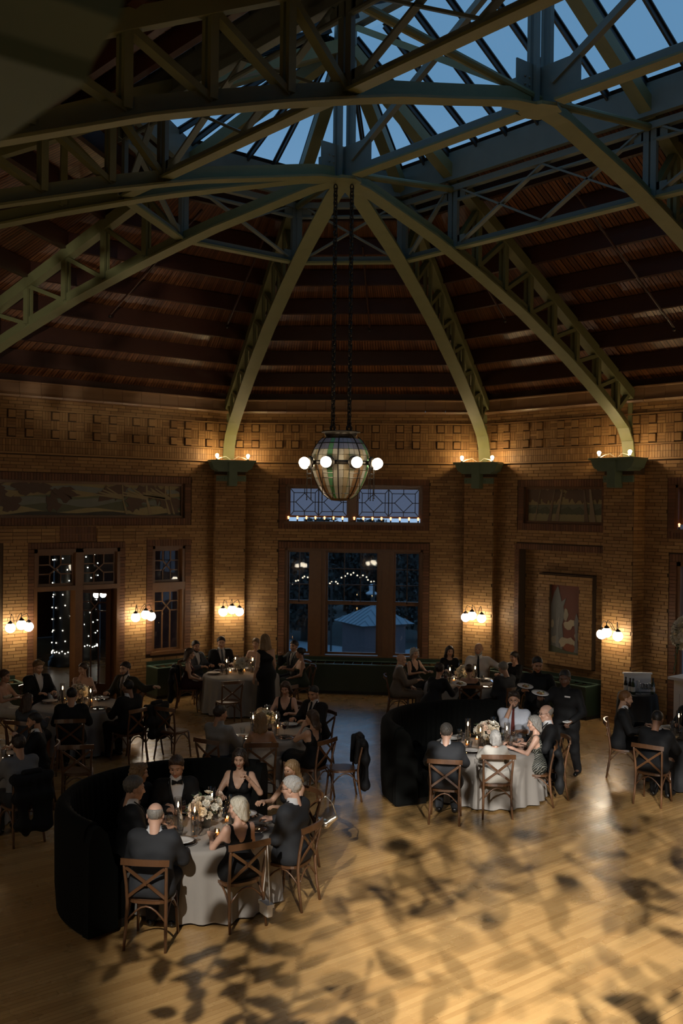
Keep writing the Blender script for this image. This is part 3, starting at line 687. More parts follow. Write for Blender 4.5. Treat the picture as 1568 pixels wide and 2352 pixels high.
def lay_long(t, a, b, c, d, H, r):
    wv = lambda z0, amp, ph, n=24: [(a+(b-a)*k/n, min(d, z0+amp*math.sin(ph+k*.8)+amp*.6*math.sin(ph*2+k*.37))) for k in range(n+1)]
    flat('painted_hills', t, wv(c+H*.62,.035,1)+[(b,c),(a,c)], (.075,.085,.05), -.001)
    flat('painted_water', t, wv(c+H*.52,.03,2.2)+[(b,c),(a,c)], (.115,.125,.11), -.003)
    flat('painted_meadow', t, wv(c+H*.36,.05,.4)+[(b,c),(a,c)], (.06,.065,.035), -.005)
    flat('painted_sand', t, wv(c+H*.2,.05,3.4)+[(b,c),(a,c)], (.21,.17,.08), -.007)
    flat('painted_bank', t, wv(c+H*.08,.03,1.7)+[(b,c),(a,c)], (.02,.018,.012), -.009)
    flat('painted_sky_band', t, [(x, z+H*.30) for x, z in wv(c+H*.6,.02,5)] + [(x, z+H*.16) for x, z in reversed(wv(c+H*.6,.03,5.5))], (.12,.13,.12), -.003)
    for k in range(16):
        cx = a+.3+k*.32+r.random()*.1; cl = .55*r.random()
        if abs(cx-(a+b)/2-.3) < .35: continue
        up = (k % 3 != 2)
        flat('painted_foliage', t, clampp(blob(cx, d-H*(.12+.2*r.random()) if up else c+H*.4, .17+.12*r.random(), H*(.2+.1*r.random()), 22, .9, k+3), a, b, c, d), (.055,.028,.016), -.010-.0004*k)
    for k, (x, w) in enumerate(((b-.75,.07),(b-.28,.045),(b-.16,.03),(b-1.35,.04))):
        x = min(x, b-.1); z1 = d; flat('painted_trunk', t, [(x-w,c+.03),(x+w*.6,c+.03),(x+w*.1-.1,c+H*.5),(x-.12+w*.2,d),(x-.12-w*.5,d),(x-w*.5-.1,c+H*.5)], (.19,.145,.075), -.018-.001*k)
        for j in range(4): flat('painted_branch', t, clampp([(x-.1,c+H*.6),(x-.5-.1*j,d-.05-.05*j),(x-.5-.1*j,d-.08-.05*j),(x-.1,c+H*.52)], a, b, c, d), (.17,.135,.07), -.0172-.0003*j)
def lay_small(t, a, b, c, d, H, r):
    flat('painted_lake', t, [(a,c),(b,c),(b,c+H*.55),(a,c+H*.5)], (.085,.085,.06), -.001); flat('painted_reeds', t, [(a,c)]+[(a+(b-a)*k/30, c+H*(.2+.07*(k%2))) for k in range(31)]+[(b,c)], (.19,.16,.08), -.004)
    flat('painted_shore', t, [(a,c+H*.24)]+[(a+(b-a)*k/20, c+H*(.36+.05*(k%3))) for k in range(21)]+[(b,c+H*.22)], (.055,.06,.035), -.006)
    for k in range(11):
        x = a+.1+(b-a-.2)*k/10
        if k in (5,): continue
        flat('painted_foliage', t, clampp(blob(x, d-H*.16, .16, H*.22, 20, .9, k+40), a, b, c, d), (.06,.034,.02), -.010-.0004*k)
    for k, (fx, w) in enumerate(((.1,.02),(.3,.05),(.4,.06),(.8,.06),(.88,.08))):
        x = a+(b-a)*fx; lean = (.35 if k < 3 else -.18)*H*.3; flat('painted_trunk', t, clampp([(x-w,c),(x+w,c),(x+w*.5+lean,c+H*.55),(x+w*.3+lean*2,d),(x-w*.3+lean*2,d),(x-w*.5+lean,c+H*.5)], a, b, c, d), (.10,.065,.04) if k % 2 else (.16,.12,.075), -.016-.001*k)
mural(MA, 7.08, 12.24, 3.95, 4.73, 'long tiled landscape mural with trees and water above the double door', 5, lay_long)
mural(MC, uC(14.82), uC(12.74), 3.94, 4.74, 'small tiled landscape mural of trees by water above the niche', 9, lay_small)
# niche with stepped brick frame and tall tile picture
na, nb_, nc, nd_ = uC(14.92), uC(12.62), .6, 3.36
nich = MB().box((na-.02,.22,nc-.05),(nb_+.02,.30,nd_+.05)).build('wall_niche', M_mortar, mat=MC, kind='structure')
lay_bricks(nich, MC, na, nb_, nc, nd_, [(uC(14.43),uC(13.01),.9,2.86)], 150, 71, y=.22)
fr = MB()
for a, b, c, d in cells(uC(14.43), uC(13.01), .9, 2.86, [(uC(14.13),uC(13.35),1.15,2.63)]): fr.box((a,.08,c),(b,.24,d))
nf = fr.build('wall_niche_frame', M_mortar, mat=MC, kind='structure')
lay_bricks(nf, MC, uC(14.43), uC(13.01), .9, 2.86, [(uC(14.13),uC(13.35),1.15,2.63)], 150, 72, y=.08)
MB().box((na,-.05,nc-.06),(nb_,.22,nc)).build('sill', M_brickd, nich)
pt = empty('tile_picture'); pt.matrix_basis = MC @ Matrix.Translation((uC(14.13),.14,1.15)); setp(pt, 'tall tiled picture of a grey tree on a red sky in the niche', 'picture')
MB().box((0,0,0),(.78,.06,1.48)).build('ground_tiles', mat('picture_red', (.17,.045,.024), .5, noise=.6, nscale=4), pt)
flat('painted_tree', pt, [(.0,0),(.3,0),(.34,.3),(.3,.62),(.36,.8),(.33,1.02),(.40,1.2),(.28,1.12),(.18,1.45),(.08,1.3),(.0,1.05)], (.10,.098,.09), -.002)
flat('painted_trunk', pt, [(.13,.05),(.23,.05),(.21,.55),(.25,.85),(.17,.7),(.12,.9),(.15,.5)], (.13,.125,.115), -.005)
for i, (x, z, rx, rz) in enumerate(((.40,.85,.055,.13),(.47,.62,.13,.10),(.55,.68,.09,.07),(.12,.28,.1,.09),(.5,.26,.16,.10),(.34,.24,.12,.11),(.7,.4,.07,.09),(.04,.62,.04,.1))): flat('painted_cloud', pt, clampp(blob(x,z,rx,rz,14,.5,i), 0,.78,0,1.48), (.26,.21,.14) if i % 3 else (.2,.17,.12), -.003-.0006*i)
flat('painted_bush', pt, clampp(blob(.5,.14,.14,.09,14,.4,33),0,.78,0,1.48), (.14,.04,.015), -.011); flat('painted_lawn', pt, [(0,0),(.78,0),(.78,.05),(.4,.07),(0,.16)], (.05,.055,.03), -.013)
flat('painted_shrub', pt, [(.62,.05),(.74,.05),(.71,.4),(.74,.75),(.68,.9),(.62,.7),(.66,.4)], (.10,.09,.085), -.010)
# ================================================================== RADIATOR COVERS
def radiator(M, u0, u1, label, depth=.55, h=.66):
    t = empty('radiator_cover'); t.matrix_basis = M @ Matrix.Translation(((u0+u1)/2,-.09,0)); setp(t, label, 'radiator cover'); w = (u1-u0)/2
    MB().box((-w,-depth,.07),(w,-depth+.03,h)).build('front_panel', M_radg, t)
    for s in (-1, 1): MB().box((s*w-(.03 if s > 0 else 0),-depth+.03,.07),(s*w+(0 if s > 0 else .03),0,h)).build('end_panel', M_radg, t)
    MB().box((-w,-depth+.03,.0),(w,-.03,.07)).build('plinth', M_black, t)
    tr = MB().box((-w,-depth-.01,h),(w,-depth+.06,h+.02)).box((-w,-.07,h),(w,0,h+.02)).box((-w,-depth+.06,h),(-w+.06,-.07,h+.02)).box((w-.06,-depth+.06,h),(w,-.07,h+.02)); tr.build('top_rim', mat('pale_green_rim',(.09,.14,.10),.4), t)
    MB().box((-w+.05,-depth+.05,h-.2),(w-.05,-.05,h-.19)).build('inner_tray', M_black, t)
    n = max(3, int(2*w/.21))
    for i in range(1, n): x = -w+2*w*i/n; MB().box((x-.006,-depth+.06,h-.03),(x+.006,-.07,h+.01)).build('grille_bar', M_radg, t)
    MB().box((-w,-.02,h+.02),(w,.0,h+.1)).build('backsplash', M_radg, t)
radiator(MA, 11.25, 12.98, 'dark green radiator cover under the narrow side window', .5); radiator(MBm, -2.55, 2.62, 'long dark green radiator cover under the triple window', .6); radiator(MC, uC(15.4), uC(12.62), 'dark green radiator cover under the niche picture', .55)
radiator(MA, 6.5, 8.25, 'dark green radiator cover beside the double door', .5)
# ================================================================== WALL SCONCES
def sconce(M, label):
    t = empty('wall_sconce'); t.matrix_basis = M; setp(t, label, 'wall lamp', 'three-globe wall lamps')
    MB().lathe([(.001,-.02),(.05,-.02),(.06,.0)], 16).xform(Matrix.Rotation(math.pi/2,4,'X')).build('back_plate', M_bronze, t)
    for u, y, z in ((-.19,-.2,-.06),(0,-.3,0),(.19,-.2,-.06)):
        pts = [(u*.2,-.02,.02),(u*.5,y*.45,.16),(u*.85,y*.9,.235+z*.4),(u,y,.19+z),(u,y,.13+z)]
        ar = MB().tube(pts, .008, 6).build('arm', M_bronze, t, smooth=True)
        MB().lathe([(.012,.15),(.018,.135),(.045,.115),(.062,.085),(.055,.082),(.001,.088)], 16, (u,y,z)).build('gallery_cap', M_bronze, ar, smooth=True)
        MB().ball((u,y,z), .097, 20, 14).build('globe', E_globe, ar, smooth=True)
sconce(pierM['c5'] @ Matrix.Translation((0,-.012,1.86)), 'three-globe wall lamp on the pier between the double door and the triple window')
sconce(pierM['c6'] @ Matrix.Translation((-.02,-.012,1.84)), 'three-globe wall lamp on the pier between triple window and niche')
sconce(pierM['c7'] @ Matrix.Translation((-.02,-.012,1.84)), 'three-globe wall lamp on the pier above the bottle table')
sconce(MA @ Matrix.Translation((8.29,-.012,1.80)), 'three-globe wall lamp on the brick on the mural-foot side, left jamb of the double door')
sconce(MA @ Matrix.Translation((11.10,-.012,1.84)), 'three-globe wall lamp between the double door and the narrow side window')
for k_, (x, y, inw, lab) in enumerate(((17.28,8.28,(-1,0),'three-globe wall lamp on the pier past the white counter'),(17.28,4.45,(-1,0),'three-globe wall lamp on the second pier past the white counter'),(.53,12.08,(1,0),'three-globe wall lamp on the gallery side pier under the chandelier truss'),(.53,8.28,(1,0),'three-globe wall lamp on the gallery side pier under the second truss'),(.53,4.45,(1,0),'three-globe wall lamp on the gallery side pier under the third truss'))):  # out-of-view lamps, added to raise the ambient on roof and near capital
    Mq = frame_mat((x, y), (-inw[1] if False else 0, inw[0])); sconce(Mq @ Matrix.Translation((0,-.012,1.84)), lab)
    for sx, sn in ((-.36,'one side of'),(.36,'the other side of')): bulb(Mq @ Matrix.Translation((sx,-.17,5.29)), 'bare lit bulb above '+lab[24:], group='added bare bulbs over the side piers', r=.036)  # out-of-view bulbs, added with the side lamps for more fill
sconce(frame_mat((-2.58, .4), (0,1)) @ Matrix.Translation((0,-.012,4.9)), 'three-globe wall lamp added on the gallery back wall to light the near pier')  # unseen lamp behind the camera, added to brighten the near pier
# ================================================================== CHANDELIER
def chandelier():
    t = empty('chandelier', (AX, 12.08, 4.37)); setp(t, 'round leaded-glass chandelier with lit globes hung on two chains', 'chandelier')
    Z = [.0,.03,.10,.20,.32,.44,.54,.60,.70,.80,.88,.94,.98]; R = [.14,.20,.27,.335,.39,.43,.452,.455,.44,.40,.35,.30,.25]
    rad = lambda z: float(np.interp(z, Z, R)); N = 32
    cols = [((.42,.33,.20),'amber'),((.46,.40,.30),'cream'),((.13,.28,.13),'green'),((.33,.20,.10),'brown'),((.25,.24,.27),'smoke')]
    gm = []
    for c, nm in cols: gm.append(mat('opal_glass_'+nm, c, .25, emit=tuple(x*x*1.1 for x in c), es=.22, noise=.6, nscale=9))
    zs = [.02,.10,.21,.33,.45,.535,.595,.68,.77,.86,.94]
    for j in range(len(zs)-1):
        z0, z1 = zs[j], zs[j+1]; a = math.pi/N*.93
        rows = {}
        for ci in range(len(gm)):
            rows[ci] = MB().add([(rad(z0)*math.cos(-a),rad(z0)*math.sin(-a),z0+.004),(rad(z0)*math.cos(a),rad(z0)*math.sin(a),z0+.004),(rad(z1)*math.cos(a),rad(z1)*math.sin(a),z1-.004),(rad(z1)*math.cos(-a),rad(z1)*math.sin(-a),z1-.004)], [(0,1,2,3)]).mesh('glass_pane', gm[ci])
        for i in range(N):
            k = i % 8
            ci = 2 if k == 2 else (3 if (k in (0, 7) and j < 5) else (4 if j > 7 else (1 if (i*7+j*3) % 3 else 0)))
            inst('glass_pane', rows[ci], t, Matrix.Rotation(2*math.pi*i/N+.1, 4, 'Z'))
    for i in range(8):
        a = 2*math.pi*i/8+.1-math.pi/N; MB().tube([(rad(z)*1.012*math.cos(a), rad(z)*1.012*math.sin(a), z) for z in np.linspace(.02,.97,16)], .009, 6).build('rib', M_bronze, t)
    MB().lathe([(rad(.54)+.004,.535),(rad(.57)+.018,.54),(rad(.57)+.018,.59),(rad(.6)+.004,.597)], 48).build('belt', M_bronze, t, smooth=True)
    MB().lathe([(rad(.86)+.004,.855),(rad(.87)+.01,.86),(rad(.87)+.004,.87)], 48).build('belt', M_bronze, t); MB().lathe([(.24,.94),(.235,.97),(.25,1.0),(.25,1.03),(.30,1.035),(.30,1.05),(.001,1.06)], 32).build('crown', M_bronze, t, smooth=True)
    MB().lathe([(.001,-.02),(.10,-.012),(.15,.0),(.19,.025)], 24).build('bottom_bowl', mat('bronze_glass',(.2,.13,.05),.3), t, smooth=True)
    for i in range(8):
        a = 2*math.pi*i/8+math.radians(-16); c, s = math.cos(a), math.sin(a); r = .60
        g = MB().ball((r*c,r*s,.56), .082, 20, 12).build('globe', E_globe, t, smooth=True)
        MB().lathe([(.05,-.02),(.095,0),(.10,.03),(.06,.05)], 18).xform(Matrix.Translation((.485*c,.485*s,.565)) @ Matrix.Rotation(a,4,'Z') @ Matrix.Rotation(-math.pi/2,4,'Y') @ Matrix.Rotation(math.pi,4,'X')).build('globe_holder', M_bronze, t, smooth=True)
        h = MB()
        for sx in (-.085, .085):
            bx, by = .52*c-s*sx, .52*s+c*sx; h.tube([(bx,by,.55),(bx,by,.0+.03*(sx > 0))], .0055, 5); h.ball((bx,by,.0+.03*(sx > 0)), .011, 6, 4)
        for z in (.33,.40): h.tube([(.52*c+s*.085,.52*s-c*.085,z),(.52*c-s*.085,.52*s+c*.085,z)], .0055, 5)
        h.build('pendant_rods', M_bronze, t)
    for s in (-1, 1):
        ch = MB(); x, y = s*.125*cR.x, s*.125*cR.y; n = 62; z0 = 1.07
        for k in range(n):
            z = z0+k*(9.2-4.37-z0-.02)/n; lk = []
            for q in range(10):
                an = 2*math.pi*q/10; uu, vv = .032*math.cos(an), .054*math.sin(an); lk.append((x+(uu if k % 2 else 0), y+(0 if k % 2 else uu), z+.04+vv))
            ch.tube(lk, .011, 5, closed=True)
        ch.build('chain', M_bronze, t, kind='stuff', smooth=True)
        MB().tube([(x+.05*math.cos(q), y, 1.10+.05*math.sin(q)) for q in np.linspace(0,2*math.pi,13)[:-1]], .012, 6, closed=True).build('ring', M_bronze, t)
chandelier()
# ================================================================== HALL BEHIND THE DOOR
M_dk = mat('dim_red_plaster', (.10,.035,.022), .7); M_hallf = mat('hall_boards', (.32,.19,.08), .25, col2=(.2,.11,.045), noise=.7, nscale=2)
hall = empty('wall_hall'); hall['kind'] = 'structure'
MB().box((2,20.5,-.2),(15,31,-.01)).build('hall_floor', M_hallf, hall)
MB().box((2,20.56,3.6),(15,31,3.8)).build('hall_ceiling', mat('hall_ceiling',(.12,.09,.06),.8), hall)
for a in ((2,20.6,0,2.2,31,3.6),(14.8,20.6,0,15,31,3.6),(2,30.8,0,9.4,31,3.6),(12.9,30.8,0,15,31,3.6),(9.4,30.8,2.6,12.9,31,3.6),(9.4,30.8,0,12.9,31,.5)): MB().box(a[:3],a[3:]).build('hall_wall', M_dk, hall)
MB().box((7.6,22.2,0),(8.9,22.4,3.6)).build('hall_wall', M_dk, hall)
for i in range(4): MB().box((9.4+i*1.13,30.82,.5),(9.46+i*1.13,30.9,2.6)).build('hall_muntin', M_wood, hall)
MB().add([(9.4,30.9,.5),(12.9,30.9,.5),(12.9,30.9,2.6),(9.4,30.9,2.6)],[(0,1,2,3)]).build('pane', G_pane, hall)
def lit_column(px, py, r, label, h=3.6, seed=1):
    p = onz(px, py, 0); t = empty('hall_column', (p.x, p.y, 0)); setp(t, label, 'column', 'columns wound with fairy lights')
    MB().lathe([(r*1.35,0),(r*1.35,.1),(r*1.2,.14),(r*1.25,.2),(r*1.02,.26),(r,.4),(r*.93,h)], 28).build('shaft', mat('dark_column',(.035,.032,.028),.4), t, smooth=True)
    rr = random.Random(seed); n = 0
    lm = MB().ball((0,0,0), .0145, 8, 6).mesh('fairy_light', E_fairy)
    wire = []
    for k in range(92):
        f = max(0, k-26)/66; z = .42+f*(h-.8); a = f*2*math.pi*9+rr.random()*.25; q = r*1.0+.015
        if k < 26: z = .30+.06*rr.random(); a = k/26*2*math.pi
        zz = z+.05*rr.random(); inst('fairy_light', lm, t, Matrix.Translation((q*math.cos(a), q*math.sin(a), zz))); wire.append((q*math.cos(a), q*math.sin(a), zz))
    MB().tube(wire[26:], .004, 4).build('light_wire', M_black, t)
lit_column(147, 1527, .30, 'dark column wound with fairy lights seen through the open door half')
lit_column(198, 1512, .28, 'dark column wound with fairy lights seen beside the centre door post', seed=2)
pe = empty('pendant_lamp', cO + ray(229, 1366)*25.5); setp(pe, 'lit pendant lamp of two globes in the hall behind the door', 'lamp')
for s in (-.09,.09): MB().ball((s,0,0), .075, 14, 10).build('globe', E_globe, pe, smooth=True); MB().tube([(s,0,.1),(0,0,.5),(0,0,3.6-pe.location.z)], .01, 6).build('rod', M_bronze, pe)
# ================================================================== OUTSIDE
M_path = mat('snowy_blue_paving', (.30,.34,.38), .8, noise=.4, nscale=.3)
MB().box((-20,21,-3.5),(120,140,-3.4)).build('ground', mat('dark_lawn',(.05,.05,.045),.9,noise=.6,nscale=.4), kind='structure')
pp = [onz(x, y, -3.38) for x, y in ((560,1452),(700,1475),(900,1500),(1000,1478),(1010,1545),(560,1545))]
MB().prism([(p.x, p.y) for p in pp], -3.395, -3.37, plane='xy').build('ground_path', M_path, kind='structure')
def at_depth(x, y, d): r = ray(x, y); return cO + r*d
hb = at_depth(858, 1430, 42); hut = empty('garden_hut', (hb.x, hb.y, -3.37), math.radians(-12)); setp(hut, 'small hut with blue metal hip roof outside the triple window', 'hut')
HR = 1.22; zr = hb.z + 3.37 + .03
MB().box((-.95,-.95,0),(.95,.95,zr)).build('walls', mat('hut_wall',(.11,.09,.10),.8), hut)
MB().box((-.99,-.99,zr-.12),(.99,.99,zr)).build('eaves_board', mat('hut_trim',(.08,.075,.08),.8), hut)
apex = (0,0,zr+.72); cs = [(-HR,-HR,zr),(HR,-HR,zr),(HR,HR,zr),(-HR,HR,zr)]
M_hr = mat('blue_grey_metal_roof', (.22,.27,.31), .45)
MB().add(cs+[apex], [(0,1,4),(1,2,4),(2,3,4),(3,0,4),(3,2,1,0)]).build('roof', M_hr, hut)
for f in range(4):
    a, b = Vector(cs[f]), Vector(cs[(f+1)%4]); ap = Vector(apex)
    for k in range(1, 8):
        s = k/8; p = a.lerp(b, s); m_ = a.lerp(b, .5); q = p + (ap-m_)*(1-abs(2*s-1)); MB().bar(p+Vector((0,0,.01)), q+Vector((0,0,.01)), .03, .035).build('roof_seam', M_hr, hut)
MB().box((-.4,-.965,.2),(.3,-.95,1.9)).build('door_panel', mat('hut_door',(.3,.29,.27),.6), hut)
M_leaf = mat('dark_evening_foliage', (.035,.032,.024), .7, col2=(.018,.018,.014), tint=.8); M_bark = mat('bark', (.06,.05,.042), .9)
def tree(px, py, d, h, rw, label, seed, n=2600, lean=0):
    p = at_depth(px, py, d); t = empty('tree', (p.x, p.y, -3.4)); setp(t, label, 'tree', 'trees outside the triple window'); r = random.Random(seed)
    MB().tube([(0,0,0),(.1+lean,0,h*.4),(.0+lean*2,.1,h*.85)], [.22,.16,.05], 8).build('trunk', M_bark, t, smooth=True)
    br = MB()
    for k in range(7): a = r.random()*6.28; z = h*(.3+.08*k); br.tube([(.05,0,z),(math.cos(a)*rw*.7,math.sin(a)*rw*.7,z+h*.15)], [.07,.02], 5)
    br.build('branches', M_bark, t, kind='stuff'); m = MB()
    for k in range(n):
        a = r.random()*6.28; u = r.random()**.5; z = h*(.12+.88*r.random()); q = rw*u*(1-abs(z/h-.5)*.9)
        c = Vector((q*math.cos(a), q*math.sin(a), z)); s = .07+.09*r.random(); e = Euler((r.random()*3, r.random()*3, r.random()*6)).to_matrix()
        m.add([c+e@Vector(v)*s for v in ((-1,-.6,0),(1,-.6,0),(1,.6,0),(-1,.6,0))], [(0,1,2,3)])
    m.build('foliage', M_leaf, t, kind='stuff')
tl = ['tree standing behind the hut roof ridge','tree on the left of the hut outside the window','tree on the right of the hut outside the window','large tree filling the middle window panes','tree behind the left sash panes','tree seen through the right sash panes','tree far left outside the canted wall','tree far right outside the canted wall','tree between hut and lamp post','tall tree seen above the hut in the upper sash']
for i, (px, d, h, rw) in enumerate(((850,64,5.6,2.1),(700,58,5.6,2.3),(985,58,5.8,2.3),(795,74,6.0,2.2),(640,70,6,2.4),(905,78,6.2,2.4),(560,62,6,3),(1090,66,6,3),(850,90,6.4,2.6),(735,94,6.4,2.7))): tree(px, 1300, d, h, rw, tl[i], i+5)
# garland of lights hung between the trees
ga = empty('light_garland', at_depth(650,1325,50)); setp(ga, 'string of warm lights hung outside behind the window', 'string lights'); lm = MB().ball((0,0,0), .032, 8, 6).mesh('garland_bulb', mat('garland_bulb_lit', (1,.9,.7), .3, emit=(1,.78,.5), es=2.2, sampling='NONE')); gp = []
for k in range(30):
    x = 655+k*7.0+random.random()*5; y = 1336-22*math.sin((k % 15)/15*math.pi)+random.random()*14; P = at_depth(x, y, 50)-at_depth(650,1325,50); gp.append(P)
    inst('garland_bulb', lm, ga, Matrix.Translation(P))
MB().tube(gp, .01, 4).build('garland_wire', M_black, ga)
for q in (gp[0], gp[15], gp[-1]): MB().tube([q, Vector((q.x, q.y, -3.4-ga.location.z))], .05, 6).build('garland_post', M_black, ga)
lp = at_depth(853,1366,52); la = empty('lamp_post', (lp.x, lp.y, -3.4)); setp(la, 'pale lamp post outside behind the hut', 'lamp post'); zt = lp.z+3.4
MB().tube([(0,0,0),(0,0,zt)], .05, 8).build('post', M_black, la); MB().lathe([(.05,zt),(.28,zt+.02),(.3,zt+.08),(.12,zt+.2),(.14,zt+.5),(.001,zt+.55)], 14).build('lantern', mat('pale_lantern',(.5,.55,.6),.5), la)
# ================================================================== FURNITURE
M_bent = mat('bentwood_walnut', (.135,.062,.026), .3, col2=(.075,.033,.015), noise=.8, nscale=12, coat=.4)
M_cane = mat('seat_wood', (.11,.055,.026), .4, noise=.5, nscale=20)
M_velvet = mat('black_velvet', (.003,.0034,.0028), .9, spec=.15, noise=.4, nscale=12)
M_linen = mat('grey_linen', (.29,.265,.235), .85, noise=.25, nscale=6, bump=.1, bscale=220, sheen=.15)
M_blackcloth = mat('black_tablecloth', (.012,.012,.012), .85, sheen=.1)
def make_chair():
    t = empty('cross_back_chair')
    se = MB(); n = 28; out = []
    for k in range(n):
        a = 2*math.pi*k/n; c, s = math.cos(a), math.sin(a); e = .62; out.append((math.copysign(abs(c)**e, c)*.215, math.copysign(abs(s)**e, s)*.205+.01))
    se.prism(out, .435, .465, plane='xy'); se.prism([(x*.86, (y-.01)*.86+.01) for x, y in out], .464, .470, 1, plane='xy'); se.build('seat', [M_bent, M_cane], t)
    for s in (-1, 1):
        MB().tube([(s*.205,-.255,0),(s*.195,-.215,.22),(s*.19,-.195,.45),(s*.195,-.215,.62),(s*.205,-.25,.78),(s*.205,-.262,.845)], [.014,.017,.018,.017,.016,.014], 8).build('leg', M_bent, t, smooth=True)
        MB().tube([(s*.185,.165,.44),(s*.195,.185,.22),(s*.205,.21,0)], [.018,.016,.012], 8).build('leg', M_bent, t, smooth=True)
        MB().sweep([(s*.19,-.205,.50),(s*.10,-.222,.575),(0,-.236+s*.008,.655),(-s*.10,-.248,.735),(-s*.19,-.256,.805)], .03, .014, (-.66*s,0,.75) if False else Vector((.66,-.12*s,.74*s)).normalized()).build('cross_slat', M_bent, t)
    pts = [(x, -.262-.05*(1-(x/.235)**2), .862+.012*(1-(x/.235)**2)) for x in np.linspace(-.235,.235,11)]
    MB().sweep(pts, .062, .022, (0,.12,1)).build('top_rail', M_bent, t)
    arc = lambda p, q, h: [Vector(p).lerp(Vector(q), f)+Vector((0,0,h*math.sin(math.pi*f))) for f in np.linspace(0,1,9)]
    for p, q in (((-.195,-.21,.27),(.195,-.21,.27)),((-.195,.185,.27),(.195,.185,.27)),((-.195,-.21,.27),(-.195,.185,.27)),((.195,-.21,.27),(.195,.185,.27))): MB().tube(arc(p, q, .15), .010, 6).build('brace', M_bent, t, smooth=True)
    MB().box((-.012,-.262,.635),(.012,-.225,.672)).build('cross_plate', M_bent, t)
    return t
CHAIR0 = make_chair(); chair_used = [False]
def chair(x, y, face, label, group='cross-back dining chairs'):
    if not chair_used[0]: t = CHAIR0; chair_used[0] = True
    else: t = copy_tree(CHAIR0)
    t.location = (x, y, 0); t.rotation_euler = (0, 0, math.radians(face-90)); setp(t, label, 'chair', group); return t
TC = {'T1': (6.05,9.5), 'T2': (11.45,10.25), 'T3': (15.06,14.1), 'T4': (12.05,17.6), 'T5': (9.3,12.95), 'T6': (7.95,16.6), 'T7': (5.15,14.0), 'T8': (14.65,8.7)}
def round_table(key, label, r=.78, m=None, seed=1, h=.75, folds=22):
    x, y = TC[key] if isinstance(key, str) else key; t = empty('round_table', (x, y, 0)); setp(t, label, 'table', 'round dining tables')
    n = folds*6; rings = [(0,h,0),(r*.55,h,0),(r-.02,h,0),(r,h-.012,0),(r+.012,h-.05,.1),(r+.02,h-.16,.35),(r+.03,h*.55,.7),(r+.045,h*.28,1),(r+.06,.03,1.2)]
    rr = random.Random(seed); ph = [rr.random()*6.28 for _ in range(4)]; m_ = MB(); vs = []
    for (q, z, w) in rings:
        for k in range(n):
            a = 2*math.pi*k/n; f = .030*math.sin(folds*a+ph[0])+.018*math.sin((folds*.6//1)*a+ph[1])+.012*math.sin(5*a+ph[2]); d = q+w*f if q else .0001; vs.append((d*math.cos(a), d*math.sin(a), z))
    fs = [(i*n+k, i*n+(k+1)%n, (i+1)*n+(k+1)%n, (i+1)*n+k) for i in range(len(rings)-1) for k in range(n)]
    m_.add(vs, fs); o = m_.build('tablecloth', m or M_linen, t); smoothsharp(o, 50)
    MB().lathe([(.001,h-.035),(r-.03,h-.035),(r-.03,h-.01),(.001,h-.01)], 36).build('tabletop', M_cane, t)
    MB().lathe([(.001,0),(.26,0),(.24,.04),(.05,.08),(.05,h-.06),(.12,h-.036),(.001,h-.036)], 16).build('pedestal', M_black, t)
    return t
tl8 = {'T1':'linen-covered round table inside the sofa arc where a bow-tied man sits','T2':'linen-covered round table where a man in white shirt and red tie sits','T3':'linen-covered round table in front of the triple window and niche corner','T4':'linen-covered round table where a woman in a one-shoulder dress stands','T5':'linen-covered round table between the two sofas and the window','T6':'linen-covered round table in front of the double door','T7':'linen-covered round table where a man in grey shirt sits with his coat on the chair'}
for i, k in enumerate(tl8): round_table(k, tl8[k], seed=i+1, folds=20+i % 4)
round_table('T8', 'black-covered round table beside the red-bearded man', m=M_blackcloth, seed=30)
round_table((17.0,11.4), 'small black-covered round table carrying bottles by the pier', r=.36, m=M_blackcloth, seed=40, folds=14)
